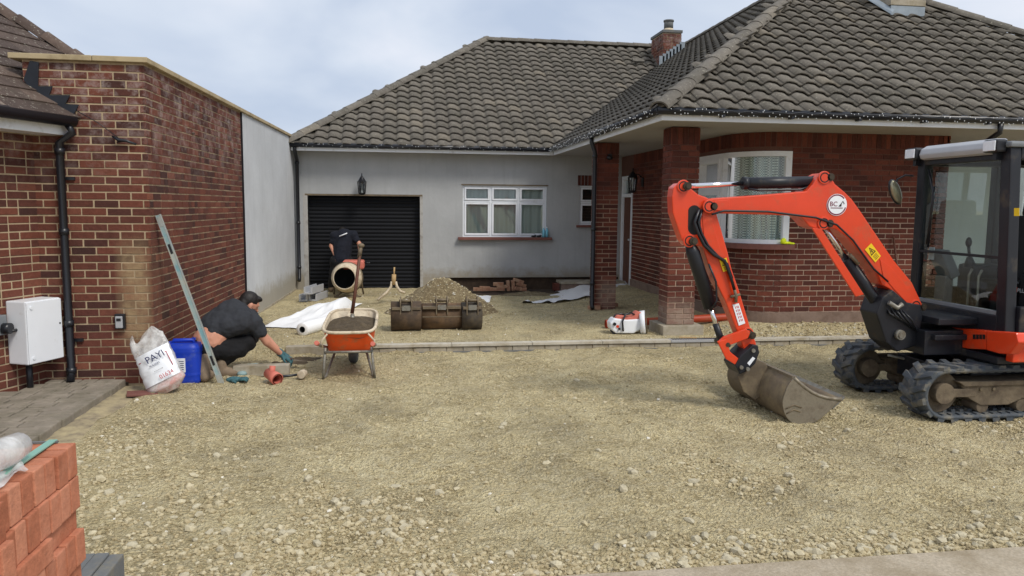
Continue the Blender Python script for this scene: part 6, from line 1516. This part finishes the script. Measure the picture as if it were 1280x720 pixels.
# red pipe fitting, mallet, gloves, drill
t = thing('pipe_fitting', gz(343, 480), 'short terracotta pipe fitting lying on the gravel near the kneeling man', 'pipe fitting')
a = V(gz(347, 481))+V(0, 0, .055); d = V(-.55, .75, .16).normalized(); m = MB(); m.lathe([(.055, 0), (.062, 0), (.062, .07), (.055, .085), (.052, .19), (.045, .19), (.045, .0)], a, d, 20); m.build('pipe_collar', 'mixcover', t)
m = MB(); m.cyl(a+d*.12, a+d*.14+V(.02, 0, .09), .03, 12); m.build('pipe_branch', 'mixcover', t)
t = thing('mallet', gz(378, 473), 'rubber mallet with round white head lying on the clay', 'mallet')
a = V(gz(378, 473)); m = MB(); m.cyl(a+V(-.01, -.04, .045), a+V(.01, .05, .045), .042, 16); m.build('mallet_head', 'cream', t, .008); m = MB(); m.tube([a+V(0, 0, .045), a+V(-.18, -.02, .03), a+V(-.30, -.03, .015)], [.012, .014, .014], 8); m.build('mallet_shaft', 'black_pl', t)
for i, (x, y, mt, lab) in enumerate(((293, 478, 'glove', 'crumpled teal work glove lying at the foot of the straight edge'), (313, 468, 'teal', 'pale teal and white power drill body beside the kneeling man'), (326, 464, 'black_pl', 'black tool battery lying beyond the teal drill'))):
    p = V(gz(x, y)); m = MB(); rr = random.Random(i)
    if i == 1: m.tube([p+V(-.09, -.03, .05), p+V(-.02, 0, .06), p+V(.06, .03, .065), p+V(.11, .05, .06)], [.035, .055, .05, .03], 12); m.tube([p+V(-.02, 0, .05), p+V(-.05, -.1, .035)], [.03, .026], 10); m.ell(p+V(-.06, -.12, .035), (.05, .04, .03))
    elif i == 2: m.ell(p+V(0, 0, .045), (.06, .05, .045)); m.ell(p+V(.05, .02, .035), (.045, .04, .035))
    else:
        m.ell(p+V(0, 0, .03), (.08, .05, .03))
        for k in range(4): m.tube([p+V(.05, -.03+.022*k, .03), p+V(.10+.01*(k % 2), -.03+.024*k, .035), p+V(.13, -.035+.026*k, .015)], [.016, .014, .010], 6)
        m.tube([p+V(-.02, -.04, .03), p+V(.03, -.08, .02)], [.016, .012], 6)
    o = m.build(('work_glove', 'power_drill', 'tool_battery')[i], mt); tag(o, lab, ('glove', 'drill', 'battery')[i])
# ------------------------------------------------------------------ people
def fuse(mb, name, mat, par, vox=.011, sm=6, disp=0):
    o = mb.build(name, mat, par, recalc=False)
    r = o.modifiers.new('r', 'REMESH'); r.mode = 'VOXEL'; r.voxel_size = vox; r.use_smooth_shade = True
    s = o.modifiers.new('s', 'SMOOTH'); s.iterations = sm; s.factor = .5
    if disp:
        tx = bpy.data.textures.new(name+'_folds', 'CLOUDS'); tx.noise_scale = .085; tx.noise_depth = 3
        d = o.modifiers.new('d', 'DISPLACE'); d.texture = tx; d.strength = disp; d.mid_level = .5; d.texture_coords = 'GLOBAL'
    return o
def hand(m, wrist, dirn, side, up, s=1., curl=.6):
    """palm with four unequal curled fingers and a thumb from the palm's side"""
    w = V(wrist); d = V(dirn).normalized(); sd_ = V(side).normalized(); u = V(up).normalized()
    pc = w+d*.045*s
    for k in range(4): m.cap(w+sd_*(k-1.5)*.012*s, w+d*.085*s+sd_*(k-1.5)*.021*s, .017*s, .014*s, 8)
    for k, ln in enumerate((.062, .074, .07, .054)):
        b0 = w+d*.088*s+sd_*(k-1.5)*.021*s; b1 = b0+(d*(1-.3*curl)-u*curl*.6)*ln*.5*s; b2 = b1+(d*(1-curl)-u*curl*1.2).normalized()*ln*.5*s
        m.cap(b0, b1, .0105*s, .0095*s, 8); m.cap(b1, b2, .0095*s, .008*s, 8)
    t0 = w+d*.03*s-sd_*.034*s; t1 = t0+(d*.7-sd_*.7-u*.2).normalized()*.038*s; t2 = t1+(d*.95-sd_*.1-u*.4).normalized()*.03*s
    m.cap(t0, t1, .013*s, .011*s, 8); m.cap(t1, t2, .011*s, .009*s, 8)
def head(c, fwd, up, skin_mb, hair_mb, s=1., beard=True):
    f = V(fwd).normalized(); u = V(up); u = (u-f*u.dot(f)).normalized(); l = u.cross(f)
    rot = Matrix(((f.x, l.x, u.x), (f.y, l.y, u.y), (f.z, l.z, u.z))); c = V(c)
    P = lambda a, b, k: c+f*a*s+l*b*s+u*k*s
    skin_mb.ell(P(0, 0, .02), (.098*s, .076*s, .105*s), rot); skin_mb.ell(P(.035, 0, -.055), (.06*s, .055*s, .065*s), rot)
    skin_mb.cap(P(.092, 0, .015), P(.112, 0, -.018), .011*s, .015*s, 8)                       # nose
    skin_mb.cap(P(.078, -.02, -.062), P(.078, .02, -.062), .011*s, .011*s, 8)                 # mouth
    skin_mb.ell(P(.07, 0, -.095), (.028*s, .03*s, .022*s), rot)
    for k in (-1, 1):
        skin_mb.ell(P(-.005, .078*k, -.005), (.022*s, .012*s, .034*s), rot)
        skin_mb.cap(P(.09, .018*k, .036), P(.086, .045*k, .038), .010*s, .008*s, 8)           # brow
    hair_mb.ell(P(-.018, 0, .045), (.104*s, .083*s, .098*s), rot); hair_mb.ell(P(-.06, 0, -.01), (.062*s, .074*s, .085*s), rot); hair_mb.ell(P(.055, 0, .10), (.05*s, .06*s, .03*s), rot)
    if beard:
        hair_mb.cap(P(.03, .068, -.03), P(.055, .045, -.09), .014*s, .016*s, 8); hair_mb.cap(P(.03, -.068, -.03), P(.055, -.045, -.09), .014*s, .016*s, 8); hair_mb.cap(P(.07, -.03, -.105), P(.07, .03, -.105), .018*s, .018*s, 8)
    return P
def squatter():
    g = lambda x, y, Y: V(gy(x, y, Y+.20))
    T = thing('person', gz(280, 468), 'person in charcoal T-shirt and black trousers squatting to lay blocks', 'person')
    pel = g(262, 431, 7.86); mid = g(270, 412, 7.92); ch = g(291, 396, 8.02); nk = g(308, 393, 8.10); hd = g(311, 381, 8.17)
    rs, ls = g(317, 404, 7.95), g(300, 392, 8.30); re, rw = g(334, 428, 8.0), g(352, 443, 8.12); le, lw = g(335, 425, 8.32), g(350, 440, 8.30)
    body = MB(); hair = MB()
    body.cap(pel, mid, .135, .15); body.cap(mid, ch, .15, .16); body.cap(ch, nk, .12, .062); body.cap(nk, hd, .058, .056); body.cap(rs, re, .052, .044); body.cap(re, rw, .042, .028); body.cap(ls, le, .052, .042); body.cap(le, lw, .042, .028); body.cap(rs, ls, .06, .06)
    hand(body, rw, V(.7, .12, -.5), V(.2, .9, .1), V(.5, 0, .8), 1., .7); hand(body, lw, V(.7, -.12, -.5), V(.2, .9, .1), V(.5, 0, .8), 1., .7)
    head(hd, (.72, .42, -.50), (.45, .25, .85), body, hair, 1.02)
    body.cap(g(262, 427, 7.86), g(267, 419, 7.89), .172, .172)
    fuse(body, 'body', 'skin', T, .008, 3); fuse(hair, 'hair', 'hair', T, .008, 2)
    sh = MB(); low = g(263, 422, 7.88)
    up0 = low.lerp(mid, .5)
    sh.cap(up0, mid, .172, .185); sh.cap(mid, ch, .185, .19); sh.cap(ch, rs.lerp(ls, .5), .19, .13); sh.cap(rs, ls, .10, .10); sh.cap(g(300, 400, 7.93), rs, .14, .095); sh.cap(g(283, 408, 7.86), g(303, 403, 7.88), .12, .12); sh.cap(ch, nk.lerp(ch, .25), .15, .085)
    sh.cap(rs, rs.lerp(re, .42), .088, .080); sh.cap(ls, ls.lerp(le, .42), .088, .078); sh.cap(g(288, 408, 8.0), g(306, 412, 8.02), .13, .10)
    fuse(sh, 't_shirt', 'shirt', T, .010, 4, .034)
    tr = MB(); rk, lk = g(310, 428, 7.96), g(314, 422, 8.30); ra, la = g(272, 458, 7.84), g(262, 452, 7.72)
    hp = g(258, 436, 7.84)
    tr.cap(hp, g(270, 434, 7.9), .165, .16); tr.cap(g(266, 436, 7.82), rk, .125, .085); tr.cap(g(262, 434, 8.0), lk, .125, .085); tr.cap(rk, ra, .082, .055); tr.cap(lk, g(276, 455, 8.12), .08, .055); tr.cap(g(250, 436, 7.80), g(255, 455, 7.74), .10, .065); tr.cap(g(280, 438, 7.84), g(300, 436, 7.9), .10, .09)
    fuse(tr, 'trousers', 'trouser', T, .010, 4, .034)
    for i, (heel, toe) in enumerate(((g(277, 463, 7.83), g(296, 468, 7.86)), )):
        bt = MB(); heel.z = .05; toe.z = .04; bt.cap(heel+V(0, 0, .10), heel+V(0, 0, .02), .055, .052); bt.cap(heel+V(0, 0, .01), toe, .052, .048); bt.cap(heel+V(0, 0, -.015), toe+V(.02, 0, -.012), .042, .04); fuse(bt, 'boot', 'boot', T, .009, 3)
    bt = MB(); a = g(255, 448, 7.70); b_ = g(256, 470, 7.64); b_.z = .05; bt.cap(a, b_, .06, .055); bt.cap(b_, b_+V(.02, .10, -.0), .05, .05); fuse(bt, 'boot', 'boot', T, .009, 3)
    gl = MB(); hand(gl, rw, V(.7, .12, -.5), V(.2, .9, .1), V(.5, 0, .8), 1.16, .7); gl.cap(rw-V(.7, .12, -.5)*.03, rw, .036, .036); fuse(gl, 'glove', 'glove', T, .006, 2)
    gl = MB(); hand(gl, lw, V(.7, -.12, -.5), V(.2, .9, .1), V(.5, 0, .8), 1.16, .7); gl.cap(lw-V(.7, -.12, -.5)*.03, lw, .036, .036); fuse(gl, 'glove', 'glove', T, .006, 2)
    tw = rw+V(.10, .02, -.06); t = thing('trowel', tw, 'small muddy trowel held in the squatting man\'s glove', 'trowel'); m = MB(); m.tube([rw+V(.04, .0, -.03), tw], .013, 8); m.build('grip', 'handle_w', t); m = MB(); m.prism([tw+V(.02, -.05, -.01), tw+V(.16, 0, -.03), tw+V(.02, .05, -.01)], (0, 0, .004)); m.build('blade', 'mudsteel', t)
squatter()
def mixer_man():
    g = lambda x, y, Y: V(gy(x, y, Y)); Y = 15.35; z0 = gh0(-1, Y)
    T = thing('person', g(425, 366, Y), 'person in navy top bending at the roller door behind the cement mixer', 'person')
    T.location.z = z0
    pel = g(427, 328, Y); mid = g(428, 312, Y+.05); ch = g(430, 298, Y+.14); nk = g(430, 293, Y+.27); hd = g(428, 293, Y+.40)
    rs, ls = g(441, 295, Y+.12), g(419, 296, Y+.12); re, rw = g(449, 305, Y+.05), g(450, 316, Y-.05); le, lw = g(414, 308, Y+.08), g(420, 322, Y-.1)
    body = MB(); hair = MB()
    body.cap(pel, mid, .14, .15); body.cap(mid, ch, .15, .17); body.cap(ch, nk, .11, .06); body.cap(nk, hd, .056, .055); body.cap(rs, re, .055, .045); body.cap(re, rw, .043, .03); body.cap(ls, le, .055, .045); body.cap(le, lw, .043, .03)
    hand(body, rw, V(0, -.2, -1), V(0, 1, -.2), V(1, 0, 0)); hand(body, lw, V(0, -.2, -1), V(0, -1, .2), V(-1, 0, 0))
    head(hd, (0, .8, -.6), (0, .6, .8), body, hair)
    fuse(body, 'body', 'skin', T, .011, 3); fuse(hair, 'hair', 'hair', T, .011, 2)
    sh = MB(); sh.cap(pel+V(0, 0, .06), mid, .185, .185); sh.cap(mid, ch, .185, .19); sh.cap(rs, ls, .11, .11); sh.cap(ch, nk.lerp(ch, .3), .15, .09); sh.cap(rs, rs.lerp(re, .6), .085, .075); sh.cap(ls, ls.lerp(le, .6), .085, .075); fuse(sh, 'shirt', 'navy', T, .013, 4, .02)
    tr = MB(); tr.cap(pel+V(-.07, 0, 0), pel+V(.07, 0, 0), .165, .165)
    feet = []
    for s in (-1, 1):
        kn = pel+V(s*.13-.04, -.03, -.32); an = V(pel.x+s*.15-.06, Y+.02, z0+.12); tr.cap(pel+V(s*.09, 0, -.02), kn, .12, .085); tr.cap(kn, an, .085, .065)
        bt = MB(); bt.cap(an+V(0, 0, .04), V(an.x, an.y, z0+.055), .06, .055); bt.cap(V(an.x, an.y, z0+.05), V(an.x+.02*s, an.y+.16, z0+.045), .052, .045); fuse(bt, 'boot', 'boot', T, .011, 3)
    fuse(tr, 'trousers', 'trouser', T, .013, 4, .02)
    m = MB(); a, b_ = g(424, 296, Y-.085), g(434, 292, Y-.08); m.tube([a, b_], .012, 6); m.build('shoulder_stripe', 'white', T)
mixer_man()
